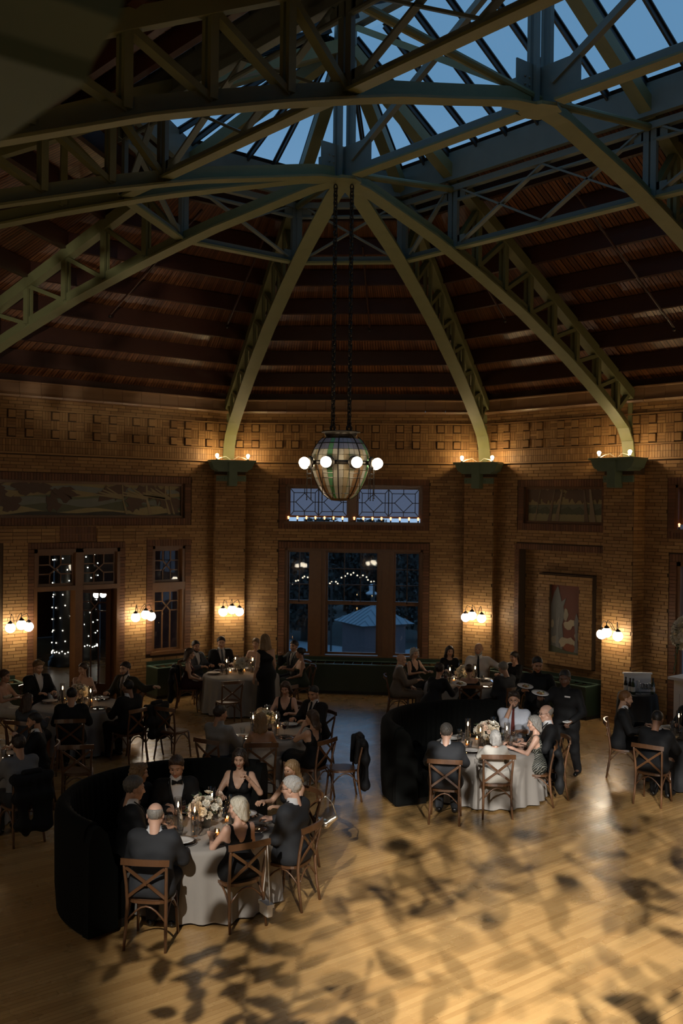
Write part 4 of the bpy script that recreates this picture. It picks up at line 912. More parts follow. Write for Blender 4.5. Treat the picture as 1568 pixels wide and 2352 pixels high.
def sofa(key, a0, a1, label, ri=.98, rs=1.40, ro=1.56, hb=1.15, chan=34):
    x, y = TC[key]; t = empty('curved_sofa', (x, y, 0)); setp(t, label, 'sofa', 'curved black sofas'); A0, A1 = math.radians(a0), math.radians(a1); n = chan*6
    MB().lathe([(ri+.06,.0),(ri+.06,.09),(ro-.05,.09),(ro-.05,0)], n//3, a0=A0, a1=A1, capends=True).build('plinth', M_black, t)
    o = MB().lathe([(ri+.02,.09),(ri+.02,.30),(rs,.30),(rs,.09),(ri+.02,.09)], n//3, a0=A0, a1=A1, capends=True).build('seat_base', M_velvet, t)
    o = MB().lathe([(ri,.30),(ri-.01,.34),(ri,.43),(ri+.03,.46),(rs,.465),(rs,.30),(ri,.30)], n//3, a0=A0, a1=A1, capends=True).build('seat_cushion', M_velvet, t); smoothsharp(o)
    prof = [(ro,.05),(ro+.02,.30),(ro+.03,hb-.16),(ro+.015,hb-.06),(ro-.035,hb-.01),(ro-.08,hb),(ro-.125,hb-.02),(rs+.01,hb-.09),(rs-.01,.75),(rs,.46),(rs,.05)]
    m = MB(); vs = []; P = len(prof)
    for i in range(n+1):
        a = A0+(A1-A0)*i/n; ch = .018*(1-abs(math.sin(math.pi*i/6)))
        for j, (q, z) in enumerate(prof):
            d = q + (ch if j in (7, 8, 9) else (-ch*.6 if j == 6 else 0)); vs.append((d*math.cos(a), d*math.sin(a), z))
    fs = [(i*P+j, (i+1)*P+j, (i+1)*P+(j+1)%P, i*P+(j+1)%P) for i in range(n) for j in range(P)] + [tuple(range(P)), tuple(n*P+j for j in range(P))]
    o = m.add(vs, fs).build('backrest', M_velvet, t); smoothsharp(o, 60)
    for A in (A0, A1):
        sgn = 1 if A == A0 else -1; c, s = math.cos(A), math.sin(A); e = MB()
        pr = [(ri+.25,.05),(ro+.03,.05),(ro+.03,hb-.18),(ro-.02,hb-.05),(ro-.1,hb-.03),(rs-.03,hb-.12),(ri+.30,.72),(ri+.26,.66)]
        tx, ty = -s*sgn, c*sgn
        vs = [(q*c-tx*dd, q*s-ty*dd, z) for dd in (.0,.09) for q, z in pr]; k = len(pr)
        e.add(vs, [tuple(range(k)), tuple(range(2*k-1,k-1,-1))]+[(i,(i+1)%k,(i+1)%k+k,i+k) for i in range(k)]); e.build('end_panel', M_velvet, t)
    return t
sofa('T1', 32, 190, 'black velvet curved sofa around the table with the bow-tied man'); sofa('T2', 34, 166, 'black velvet curved sofa around the table with the man in red tie')
# white counter with tall flowers at the right
cc = onz(1537, 1553, 1.2); ct = empty('bar_counter', (cc.x, cc.y, 0), math.radians(-90)); setp(ct, 'white panelled bar counter beside the bottle table', 'counter')
M_white = mat('white_paint', (.62,.62,.64), .45)
MB().box((0,-.06,1.15),(2.4,.66,1.2)).build('counter_top', M_white, ct); MB().box((.08,.02,.08),(2.3,.58,1.15)).build('body', M_white, ct); MB().box((.12,.05,0),(2.25,.55,.08)).build('kick_board', M_black, ct)
for i in range(3):
    x0 = .16+i*.72; f = MB(); f.box((x0,.008,.2),(x0+.62,.02,.24)).box((x0,.008,.9),(x0+.62,.02,.94)).box((x0,.008,.24),(x0+.04,.02,.9)).box((x0+.58,.008,.24),(x0+.62,.02,.9)); f.build('panel_moulding', M_white, ct)
f = MB(); f.box((.068,.1,.2),(.08,.5,.24)).box((.068,.1,.9),(.08,.5,.94)).box((.068,.1,.24),(.08,.14,.9)).box((.068,.46,.24),(.08,.5,.9)); f.build('panel_moulding', M_white, ct)
# ================================================================== PEOPLE : implicit surfaces -> continuous meshes
def surfnet(V, o, h):
    S = V < 0
    nx, ny, nz = V.shape; cs = np.zeros((nx-1, ny-1, nz-1), np.int8)
    co = [(i, j, k) for i in (0, 1) for j in (0, 1) for k in (0, 1)]
    sl = lambda c: (slice(c[0], nx-1+c[0]), slice(c[1], ny-1+c[1]), slice(c[2], nz-1+c[2]))
    for c in co: cs += S[sl(c)]
    act = (cs > 0) & (cs < 8); idx = np.argwhere(act)
    if len(idx) == 0: return [], []
    vid = -np.ones(act.shape, np.int64); vid[act] = np.arange(len(idx))
    acc = np.zeros((len(idx), 3)); cnt = np.zeros(len(idx)); val = {c: V[sl(c)][act] for c in co}
    for a in co:
        for ax in range(3):
            if a[ax]: continue
            b = list(a); b[ax] = 1; b = tuple(b); va, vb = val[a], val[b]; m = (va < 0) != (vb < 0); t = va[m]/(va[m]-vb[m])
            p = np.tile(np.array(a, float), (m.sum(), 1)); p[:, ax] += t; acc[m] += p; cnt[m] += 1
    P = (idx + acc/cnt[:, None])*h + o; F = []
    for ax in range(3):
        u, v = (ax+1) % 3, (ax+2) % 3
        s0 = [slice(None)]*3; s1 = [slice(None)]*3; s0[ax] = slice(0, -1); s1[ax] = slice(1, None)
        A, B = S[tuple(s0)], S[tuple(s1)]; e = np.argwhere(A != B)
        e = e[(e[:, u] > 0) & (e[:, v] > 0) & (e[:, u] < V.shape[u]-1) & (e[:, v] < V.shape[v]-1)]
        if len(e) == 0: continue
        neg = A[tuple(e.T)]; q = []
        for du, dv in ((-1,-1),(0,-1),(0,0),(-1,0)):
            c = e.copy(); c[:, u] += du; c[:, v] += dv; q.append(vid[tuple(c.T)])
        q = np.stack(q, 1); q[~neg] = q[~neg][:, ::-1]; F.append(q)
    return P, np.concatenate(F)
class Field:
    def __init__(s, lo, hi, h):
        s.h = h; s.lo = np.array(lo, float); n = np.ceil((np.array(hi)-s.lo)/h).astype(int)+1; s.n = n
        s.ax = [s.lo[i]+h*np.arange(n[i]) for i in range(3)]; s.D = np.full(n, .25)
    def _box(s, lo, hi):
        return tuple(slice(max(0, int((lo[i]-s.lo[i])/s.h)), min(s.n[i], int((hi[i]-s.lo[i])/s.h)+2)) for i in range(3))
    def _pts(s, b): return np.stack(np.meshgrid(s.ax[0][b[0]], s.ax[1][b[1]], s.ax[2][b[2]], indexing='ij'), -1)
    def _mix(s, b, d, k, sub=False):
        a = s.D[b]
        if sub: hh = np.clip(.5-.5*(a+d)/k, 0, 1); s.D[b] = a*(1-hh)-d*hh+k*hh*(1-hh)
        else: hh = np.clip(.5+.5*(a-d)/k, 0, 1); s.D[b] = a*(1-hh)+d*hh-k*hh*(1-hh)
    def cap(s, a, b, ra, rb=None, k=.03, sub=False):
        a = np.array(a, float); b = np.array(b, float); rb = ra if rb is None else rb; R = max(ra, rb)+.13
        bx = s._box(np.minimum(a, b)-R, np.maximum(a, b)+R); P = s._pts(bx)
        if P.size == 0: return s
        ab = b-a; t = np.clip(((P-a)@ab)/max(ab@ab, 1e-9), 0, 1); d = np.linalg.norm(P-a-t[..., None]*ab, axis=-1)-(ra+(rb-ra)*t); s._mix(bx, d, k, sub); return s
    def ell(s, c, r, k=.02, sub=False):
        c = np.array(c, float); r = np.array(r, float); bx = s._box(c-r-.12, c+r+.12); P = s._pts(bx)
        if P.size == 0: return s
        q = (P-c)/r; n = np.linalg.norm(q, axis=-1); d = (n-1)*r.min()*.5+(n-1)*np.linalg.norm(P-c, axis=-1)/np.maximum(n, 1e-4)*.5; s._mix(bx, d, k, sub); return s
    def clip(s, fn):
        P = s._pts((slice(None),)*3); s.D = np.maximum(s.D, fn(P)); return s
    def net(s): return surfnet(s.D, s.lo, s.h)
def np_mesh(name, P, F, mats):
    me = bpy.data.meshes.new(name); P = np.asarray(P, np.float32); F = np.asarray(F, np.int32)
    me.vertices.add(len(P)); me.vertices.foreach_set('co', P.ravel()); me.loops.add(F.size); me.loops.foreach_set('vertex_index', F.ravel())
    me.polygons.add(len(F)); me.polygons.foreach_set('loop_start', np.arange(0, F.size, 4, dtype=np.int32)); me.polygons.foreach_set('loop_total', np.full(len(F), 4, np.int32))
    for m in mats: me.materials.append(m)
    me.polygons.foreach_set('use_smooth', [True]*len(F)); me.update(calc_edges=True); return me
def put(name, P, F, m, parent, label=None):
    if len(P) == 0: return None
    o = bpy.data.objects.new(name, np_mesh(name, P, F, [m])); link(o, parent)
    if label: o['label'] = label
    return o
# ---- head, hair and hand templates
_T = {}
def head_t(sex, h):
    key = ('head', sex, h)
    if key in _T: return _T[key]
    f = Field((-.1,-.135,-.2), (.1,.13,.135), h); w = 1.0 if sex == 'm' else .93
    f.ell((0,-.015,.03), (.076*w,.097,.085)); f.ell((0,.02,-.03), (.062*w,.074,.084), .02); f.ell((0,.056,-.095), (.026*w,.026,.024), .025)
    for s in (-1, 1):
        f.cap((s*.05*w,.0,-.06), (0,.05,-.095), .024, .02, .02); f.ell((s*.042*w,.06,-.022), (.026,.026,.026), .02); f.cap((s*.012,.082,.032), (s*.046*w,.066,.034), .011, .009, .012)
        f.ell((s*.079*w,-.006,-.008), (.010,.021,.032), .008)
    f.cap((0,.082,.012), (0,.104,-.03), .008, .0125, .012)
    for s in (-1, 1): f.ell((s*.012,.094,-.034), (.009,.010,.008), .008); f.ell((s*.031*w,.096,.010), (.017,.014,.011), .010, sub=True)
    f.cap((-.017,.083,-.063), (.017,.083,-.063), .0085, None, .008); f.cap((-.02,.094,-.0615), (.02,.094,-.0615), .0016, None, .004, sub=True)
    nr = .054 if sex == 'm' else .044
    f.cap((0,-.025,-.07), (0,-.04,-.2), nr, nr*1.05, .03)
    P, F = f.net(); mi = np.zeros(len(F), int); c = P[F].mean(1)
    mi[(np.abs(c[:,0]) < .024) & (c[:,1] > .078) & (np.abs(c[:,2]+.063) < .0085)] = 2
    mi[(np.abs(np.abs(c[:,0])-.031*w) < .017) & (c[:,1] > .066) & (np.abs(c[:,2]-.034) < .004)] = 3
    mi[(np.abs(np.abs(c[:,0])-.031*w) < .0105) & (c[:,1] > .06) & (np.abs(c[:,2]-.009) < .0045)] = 1
    if sex == 'b': pass
    _T[key] = (P, F, mi); return _T[key]
def hair_t(style, h):
    key = ('hair', style, h)
    if key in _T: return _T[key]
    f = Field((-.17,-.2,-.5), (.17,.13,.17), h); rr = random.Random(4)
    keep = lambda P: P[..., 1]*.75-P[..., 2]*.66-.001+.25*np.maximum(0, np.abs(P[..., 0])-.055)
    if style in ('short', 'crop', 'fringe', 'side'):
        e = {'crop': .0045, 'fringe': .004}.get(style, .011)
        f.ell((0,-.02,.036), (.078+e,.1+e,.088+e)); f.clip(keep); f.clip(lambda P: -.085-P[..., 2]+.3*np.maximum(0, P[..., 1]+.02))
        if style == 'side': f.cap((-.05,.06,.105), (.06,.05,.115), .022, .018, .03); f.cap((-.06,.03,.1), (.0,.075,.105), .02, .015, .02)
        if style == 'fringe': f.clip(lambda P: P[..., 2]-.062+.9*np.maximum(0, P[..., 1]+.045)); f.clip(lambda P: .062-np.sqrt(P[..., 0]**2+(P[..., 1]+.0)**2)-.5*np.maximum(0, .05-P[..., 2]))
    else:
        f.ell((0,-.022,.038), (.09,.112,.1)); f.clip(lambda P: P[..., 1]*.8-P[..., 2]*.6-.012)
        if style in ('long', 'long_front', 'half_up'):
            L = -.34 if style != 'half_up' else -.24
            for s in (-1, 1):
                f.cap((s*.06,-.045,.03), (s*.075,-.075,-.16), .042, .05, .03); f.cap((s*.07,-.075,-.16), (s*.06,-.10,L), .05, .028, .03)
                if style == 'long_front': f.cap((s*.075,.0,.03), (s*.09,.005,-.12), .024, .028, .02); f.cap((s*.09,.005,-.12), (s*.085,.035,-.34), .03, .02, .02)
            f.cap((0,-.08,0), (0,-.11,L+.03), .06, .035, .03)
        if style in ('bob', 'curly'):
            L = -.13
            for s in (-1, 1): f.cap((s*.07,-.03,.02), (s*.08,-.03,L+.02), .035, .035, .03); f.cap((s*.085,.02,.0), (s*.085,.02,L+.04), .018, .018, .02)
            f.cap((-.04,-.085,0), (-.04,-.085,L), .045, .04, .03); f.cap((.04,-.085,0), (.04,-.085,L), .045, .04, .03)
        if style == 'updo': f.ell((0,-.125,.045), (.05,.045,.05), .02); f.clip(lambda P: -.075-P[..., 2])
        if style == 'pony': f.cap((0,-.11,.04), (0,-.14,-.02), .035, .03, .02); f.cap((0,-.14,-.02), (0,-.12,-.25), .03, .018, .02)
        if style == 'curly':
            for i in range(90):
                a = rr.random()*6.28; z = -.12+.24*rr.random(); q = 1-max(0, z-.03)**2*30; x, y = .098*math.cos(a)*q, -.03+.105*math.sin(a)*q
                if y > .05 and z < .08: continue
                f.ell((x, y, z), (.022,.022,.022), .008)
        f.clip(lambda P: P[..., 1]*.8-P[..., 2]*.6-.03)
    q, w = f.net(); amp = {'crop': .0015, 'fringe': .002, 'short': .0045, 'side': .005}.get(style, .0055); u = q*np.array((1,1,.45 if style not in ('short','side','crop') else 1))
    n = np.sin(u[:,0]*210+np.sin(u[:,2]*90)*2)*np.sin(u[:,1]*190+1.3)+.6*np.sin(u[:,0]*120+u[:,1]*160+u[:,2]*70); d = q-np.array((0,-.02,.03))*1.0; d[:,2] *= .3 if style in ('long','long_front','half_up','pony') else 1
    q = q+d/np.maximum(np.linalg.norm(d, axis=1, keepdims=True), 1e-4)*(amp*n)[:, None]
    _T[key] = (q, w); return _T[key]
def wrinkle(PF, amp=.004, seed=0):
    P, F = PF
    if len(P) == 0: return P, F
    P = np.asarray(P); a = seed*1.7; n1 = np.sin(P[:,2]*38+np.sin(P[:,0]*17+a)*1.6+np.sin(P[:,1]*13)*1.2); n2 = np.sin(P[:,0]*29+P[:,2]*21+a)*np.sin(P[:,1]*33+a*2); c = np.array((0, 0, 0.)); c[:2] = P[:, :2].mean(0)
    d = P-c; d[:,2] = 0; return P+d/np.maximum(np.linalg.norm(d, axis=1, keepdims=True), .05)*(amp*(.7*n1+.5*n2))[:, None], F
def hand_t(pose, h):
    key = ('hand', pose, h)
    if key in _T: return _T[key]
    f = Field((-.075,-.03,-.11), (.085,.21,.05), h); cu = {'relax': 26, 'fist': 78, 'flat': 6, 'hold': 52}[pose]
    f.cap((0,-.02,0), (0,.02,0), .026, .028, .02)
    for i, (x, l) in enumerate(((-.033,.062),(-.011,.078),(.012,.083),(.034,.075))):
        f.cap((x*.6,.015,0), (x,.088,0), .0165, .0135, .012)
        p = np.array((x, .088, .0)); ang = 0
        for j, fr in enumerate((.45,.32,.23)):
            ang += math.radians(cu*(.8 if j == 0 else 1)); q = p+np.array((x*.08, math.cos(ang), -math.sin(ang)))*l*fr*1.05; f.cap(p, q, .0098-.001*j, .0088-.001*j, .005); p = q
    p = np.array((.03,.03,-.004)); q = np.array((.062,.068,-.018)); r = q+np.array((.004,.035,-.018)) if pose != 'fist' else q+np.array((-.03,.022,-.022))
    f.cap(p, q, .017, .0125, .012); f.cap(q, r, .0115, .009, .006)
    _T[key] = f.net(); return _T[key]
SKIN = [(.55,.33,.22), (.47,.26,.165), (.34,.18,.105), (.13,.065,.04), (.60,.36,.26), (.24,.12,.07)]
M_eye = mat('eye_white', (.5,.47,.43), .3); M_iris = mat('iris_dark', (.02,.015,.01), .2)
def skin_m(i): return mat('skin_%d' % i, SKIN[i], .5, noise=.25, nscale=30)
def lip_m(i): return mat('lip_%d' % i, tuple(a*b for a, b in zip(SKIN[i], (.85,.45,.45))), .4)
HAIRC = {'black': (.009,.007,.006), 'dark': (.03,.018,.011), 'brown': (.07,.038,.02), 'auburn': (.12,.045,.018), 'ginger': (.26,.115,.035), 'blonde': (.42,.28,.12), 'honey': (.28,.17,.075), 'platinum': (.62,.56,.44), 'grey': (.30,.28,.25), 'silver': (.52,.50,.47), 'pepper': (.12,.105,.09)}
def hair_m(c): return mat('hair_'+c, HAIRC[c], .45, col2=tuple(x*.45 for x in HAIRC[c]), noise=.9, nscale=55, bump=.5, bscale=110)
FAB = {'black': (.0065,.0065,.007), 'charcoal': (.026,.0275,.031), 'navy': (.02,.023,.032), 'white': (.62,.62,.63), 'ivory': (.55,.52,.46), 'grey': (.16,.165,.175), 'ltgrey': (.26,.25,.235), 'taupe': (.15,.12,.095), 'burgundy': (.035,.008,.008), 'green': (.035,.045,.028), 'olive': (.03,.03,.018), 'sky': (.50,.53,.60), 'bluegrey': (.07,.08,.095), 'red': (.11,.02,.015), 'cream': (.5,.45,.37), 'pattern': (.02,.022,.018)}
def fab(c, shiny=False): return mat('fabric_'+c, FAB[c], .75 if c not in ('white','sky','ivory') else .7, noise=.35, nscale=40, bump=.12, bscale=260, spec=.25)
M_shoe = mat('black_leather', (.012,.011,.010), .25)
def pattern_m():
    m = mat('leaf_beaded_fabric', (.016,.018,.014), .6); n = m.node_tree
    if len(n.nodes) < 5:
        tc = n.nodes.new('ShaderNodeTexCoord'); wv = n.nodes.new('ShaderNodeTexWave'); wv.wave_type = 'BANDS'; wv.bands_direction = 'DIAGONAL'; wv.inputs['Scale'].default_value = 16; wv.inputs['Distortion'].default_value = 6; wv.inputs['Detail'].default_value = 1
        cr = n.nodes.new('ShaderNodeValToRGB'); cr.color_ramp.elements[0].position = .78; cr.color_ramp.elements[0].color = (.016,.018,.014,1); cr.color_ramp.elements[1].position = .92; cr.color_ramp.elements[1].color = (.28,.27,.22,1)
        n.links.new(tc.outputs['Object'], wv.inputs['Vector']); n.links.new(wv.outputs['Fac'], cr.inputs['Fac']); n.links.new(cr.outputs['Color'], n.nodes['Principled BSDF'].inputs['Base Color'])
    return m
def ik(S, T, l1, l2, hint):
    S, T, hint = map(lambda v: np.array(v, float), (S, T, hint)); d = T-S; L = np.linalg.norm(d)
    if L > (l1+l2)*.985: T = S+d/L*(l1+l2)*.985; d = T-S; L = np.linalg.norm(d)
    L = max(L, abs(l1-l2)+.02); u = d/np.linalg.norm(d); a = (l1*l1-l2*l2+L*L)/(2*L); h = math.sqrt(max(l1*l1-a*a, 0)); p = hint-u*(hint@u); p /= max(np.linalg.norm(p), 1e-6)
    return S+u*a+p*h, T
def person(px, py, ztop, face, label, sex='m', skin=0, hair='short', hc='dark', outfit='suit', col='black', shirt='white', tie=None, arms=('table','table'), lean=6, side=0, hy=0, hp=-8, stand=False, beard=None, glasses=False, fine=False, group='guests and staff', stride=0, at=None, legs=0, knees=0):
    hb = .022 if fine else .026; hh = .0062 if fine else .0085; g = .0058 if fine else .0075
    m = sex == 'm'; zh = (.93 if m else .90)*(ztop/1.76 if m else ztop/1.66) if stand else .56
    su = (ztop-zh)/.79; th = math.radians(lean); ts = math.radians(side)
    upv = np.array((math.sin(ts), math.sin(th), math.cos(th)*math.cos(ts))); fw = np.array((0, math.cos(th), -math.sin(th))); hip = np.array((0., 0., zh)); X = np.array((1., 0, 0))
    su = (ztop-zh)/(.50*upv[2]+.288)
    waist = hip+upv*.15*su; chest = hip+upv*.33*su; nb = hip+upv*.50*su-fw*.015; sw = (.185 if m else .152)*su; shl = nb-upv*.05*su
    hd = nb+np.array((0,.035,.172))*su*np.array((1,1,1)); hs = su*(1.0 if m else .96)
    sh = {s: shl+X*s*sw for s in (-1, 1)}
    rf = math.radians(face-90); Rz = np.array(((math.cos(rf),-math.sin(rf),0),(math.sin(rf),math.cos(rf),0),(0,0,1)))
    Ht = np.array(onz(px, py, ztop)) if at is None else np.array((at[0], at[1], 0)); off = Rz@hd if at is None else np.zeros(3); root = np.array((Ht[0]-off[0], Ht[1]-off[1], 0))
    t = empty('person', root, rf); setp(t, label, 'person', group)
    # legs
    leg = {}
    for s in (-1, 1):
        hp_ = hip+X*s*.095+np.array((0,.0,-.02))
        if stand:
            st = stride*s; k = hip+np.array((s*.10, st*.45+.03, -(zh-.48*zh/.93))); k[2] = zh*.53; an = np.array((s*.10, st*.9-.03*0, .085+(.06 if st < 0 else 0)))
        else:
            k = np.array((s*(.115+.03*legs), .43+.02*s*legs+knees, .53)); an = np.array((s*(.11+.03*legs), .40+.05*legs*s+knees*.5, .085))
        leg[s] = (hp_, k, an, an+np.array((s*.02,.16,-.045)))
    # arms
    arm = {}
    for s, pz in ((-1, arms[0]), (1, arms[1])):
        S = sh[s]; l1, l2 = .285*su, .255*su; hint = np.array((s*.55, -.25, -.8)); hpose = 'relax'
        if isinstance(pz, tuple): T = np.array(pz[:3], float); hpose = pz[3] if len(pz) > 3 else 'relax'
        elif pz == 'table': T = np.array((s*.15, hd[1]+.30, .815))
        elif pz == 'lap': T = np.array((s*.09, .27, .655))
        elif pz == 'chin': T = hd+np.array((s*.045,.115,-.135)); hpose = 'fist'; hint = np.array((s*.5,.2,-1))
        elif pz == 'up': T = S+np.array((s*.03,.25,.02)); hpose = 'hold'
        elif pz == 'side': T = S+np.array((s*.07,.06,-.52)); hint = np.array((s*.3,-1,-.1))
        elif pz == 'bar': T = S+np.array((s*.50,.02,-.05)); hint = np.array((0,-.2,-1))
        elif pz == 'tray': T = S+np.array((s*.05,.33,-.16)); hpose = 'flat'; hint = np.array((s*.5,-.4,-1))
        else: T = np.array((s*.15,.4,.8))
        E_, T = ik(S, T, l1, l2, hint); arm[s] = (S, E_, T, hpose)
    allp = [hip, nb] + [p for s in leg for p in leg[s]] + [p for s in arm for p in arm[s][:3]]; lo = np.min(allp, 0)-.2; hi = np.max(allp, 0)+.2; lo[2] = max(lo[2], -.03)
    def torso(f, e, mm=m):
        if mm:
            f.cap(sh[-1]*.93+shl*.07, sh[1]*.93+shl*.07, .062*su+e, None, .06); f.cap(chest-X*.095*su, chest+X*.095*su, .108*su+e, None, .06); f.cap(waist-X*.07, waist+X*.07, .108*su+e, None, .07); f.cap(hip-X*.085, hip+X*.085, .118+e, None, .06)
        else:
            f.cap(sh[-1]*.93+shl*.07, sh[1]*.93+shl*.07, .048*su+e, None, .06); f.cap(chest-X*.07*su, chest+X*.07*su, .092*su+e, None, .06); f.cap(waist-X*.045, waist+X*.045, .088*su+e, None, .06); f.cap(hip-X*.09, hip+X*.09, .116+e, None, .06)
            for s in (-1, 1): f.ell(chest+X*s*.07*su+fw*.075*su-upv*.02, np.array((.058,.052,.055))*su+e, .03)
    def limbs(f, e, arms_=True, legs_=True, cut=0.0, ss=(-1, 1)):
        ra = 1.0 if m else .84
        if arms_:
            for s in ss: S, E_, T, _ = arm[s]; T2 = T+(E_-T)*cut; f.cap(S, E_, .056*ra*su+e, .044*ra*su+e, .035); f.cap(E_, T2, .044*ra*su+e, (.031+.012*cut)*ra*su+e, .02)
        if legs_:
            for s in (-1, 1): a, b, c, d = leg[s]; f.cap(a, b, .092*(1 if m else .97)+e, .062+e, .05); f.cap(b, c, .06*ra**.4+e, .042*ra**.4+e, .03)
    f = Field(lo, hi, hb); torso(f, 0); limbs(f, 0); f.cap(nb-upv*.03, hd-np.array((0,.03,.08))*su, (.062 if m else .05)*su, (.053 if m else .044)*su, .03)
    for s in (-1, 1): f.cap(leg[s][2], leg[s][3], .036, .028, .02)
    PB, FB = f.net(); V = [PB]; F_ = [FB]; MI = [np.zeros(len(FB), int)]; nv = len(PB)
    Rh = np.array((Matrix.Rotation(math.radians(hy), 3, 'Z') @ Matrix.Rotation(math.radians(hp), 3, 'X')))
    HP, HF, HM = head_t(sex, hh); HPt = (HP*hs)@Rh.T+hd; V.append(HPt); F_.append(HF+nv); MI.append(HM); nv += len(HP)
    for s in (-1, 1):
        S, E_, T, pz = arm[s]; q, w = hand_t(pz, g); q = q.copy()*(.98 if m else .88); fl = w
        if s < 0: q[:, 0] *= -1; fl = w[:, ::-1]
        if s > 0: q[:, 0] *= -1; fl = w[:, ::-1]
        if s < 0: q[:, 0] *= -1; fl = w
        y = T-E_; y /= np.linalg.norm(y); z = np.array((0,0,1.))-y*y[2]
        if abs(y[2]) > .85: z = np.array((s*1., 0, 0))-y*y[0]*s
        z /= np.linalg.norm(z); x = np.cross(y, z); R = np.stack((x, y, z), 1); V.append(q@R.T+T); F_.append(fl+nv); MI.append(np.zeros(len(fl), int)); nv += len(q)
    me = np_mesh('body', np.concatenate(V), np.concatenate(F_), [skin_m(skin), M_eye if False else M_iris, lip_m(skin), hair_m(hc if hc not in ('platinum','silver') else 'grey')]); me.polygons.foreach_set('material_index', np.concatenate(MI).astype(np.int32))
    o = bpy.data.objects.new('body', me); link(o, t)
    # hair
    if hair != 'bald':
        q, w = hair_t(hair, .009 if fine else .012); put('hair', (q*hs*(1.0))@Rh.T+hd, w, hair_m(hc), t)
    if beard:
        bf = Field((-.09,-.02,-.16), (.09,.13,.0), .009); bf.ell((0,.056,-.095), (.034,.034,.032), .02)
        for s in (-1, 1): bf.cap((s*.062,.0,-.035), (s*.052,.03,-.075), .014, .02, .02); bf.cap((s*.052,.03,-.075), (0,.062,-.10), .022, .022, .02)
        if beard != 'chin': bf.cap((-.024,.09,-.05), (.024,.09,-.05), .008, None, .01)
        bf.cap((-.018,.1,-.063), (.018,.1,-.063), .008, None, .004, sub=True)
        q, w = bf.net(); put('beard', (q*hs)@Rh.T+hd, w, hair_m(hc if beard in (True, 'chin') else beard), t)
    if glasses:
        gm = MB()
        for s in (-1, 1):
            gm.tube([(s*.031+.021*math.cos(a), .1, .008+.016*math.sin(a)) for a in np.linspace(0, 6.28, 13)[:-1]], .0022, 5, closed=True); gm.tube([(s*.052,.1,.012), (s*.08,.06,.014), (s*.082,-.01,.01)], .0022, 5)
        gm.tube([(-.01,.102,.012), (.01,.102,.012)], .0022, 5); M4 = Matrix.Translation(hd) @ Matrix(Rh.tolist()).to_4x4() @ Matrix.Scale(hs, 4); gm.xform(M4); gm.build('glasses', M_black, t)
    loc = lambda P: (P-hip)  # torso frame helpers
    tx = lambda P: (P-hip)@X; tz = lambda P: (P-hip)@upv; ty = lambda P: (P-hip)@fw
    cm = pattern_m() if col == 'pattern' else fab(col)
    def neckcut(f, r): return f.clip(lambda P: r-np.linalg.norm(np.stack((tx(P), (ty(P)+.01), (tz(P)-.53*su)*.55), -1), axis=-1))
    if outfit in ('suit', 'shirt'):
        f = Field(lo, hi, hb); limbs(f, .02, arms_=False); f.cap(hip-X*.085, hip+X*.085, .122+.016, None, .05); f.clip(lambda P: tz(P)-.12)
        put('trousers', *wrinkle(f.net(), .004, px), fab('charcoal' if outfit == 'shirt' and col != 'black' else (col if outfit == 'suit' else 'black')), t)
        sm = fab(shirt if outfit == 'suit' else col); f = Field(lo, hi, hb)
        torso(f, .013)
        if outfit == 'shirt': limbs(f, .016, legs_=False, cut=.12 if shirt != 'rolled' else .75)
        f.cap(nb-upv*.02, nb+upv*.075*su+fw*.006, .076*su, .066*su, .015); f.clip(lambda P: np.maximum(tz(P)-.585*su, -.06-tz(P))); so = put('shirt', *(wrinkle(f.net(), .004, px) if outfit == 'shirt' else f.net()), sm, t)
        if outfit == 'suit':
            f = Field(lo, hi, hb); torso(f, .03); limbs(f, .022, legs_=False, cut=.1)
            if not stand: f.cap(hip-X*.1-fw*.03-upv*.02, hip+X*.1-fw*.03-upv*.02, .14, None, .05)
            f.clip(lambda P: np.maximum((-.10 if not stand else -.2)-tz(P), np.where(tz(P) > .45*su, tz(P)-.55*su+.6*np.maximum(0, np.abs(tx(P))*0), -1)))
            zb_, zt_ = .17*su, .5*su
            f.clip(lambda P: np.minimum(np.maximum(0, 1)*(.085*np.clip((tz(P)-zb_)/(zt_-zb_), 0, 1.4)+.004-np.abs(tx(P))), ty(P)-.01)*1.0)
            neckcut(f, .074*su); jo = put('jacket', *wrinkle(f.net(), .0045, px), cm, t)
            # lapels
            lp = MB(); z0, z1 = .2*su, .5*su
            for s in (-1, 1):
                prof = [(z0,.01,.145*su),(z0+.1*su,.035,.158*su),(z1-.1*su,.062,.142*su),(z1,.08,.085*su),(z1+.055*su,.066,.0)]
                vs = []
                for z, x, y in prof:
                    for dx in (0, .034 if z < z1 else .02): p = hip+upv*z+X*s*(x+dx)+fw*(y+.004-dx*.25); vs.append(p)
                lp.add(vs, [(2*i, 2*i+1, 2*i+3, 2*i+2) for i in range(len(prof)-1)])
            o_ = lp.build('lapels', cm, jo); md = o_.modifiers.new('s', 'SOLIDIFY'); md.thickness = .008
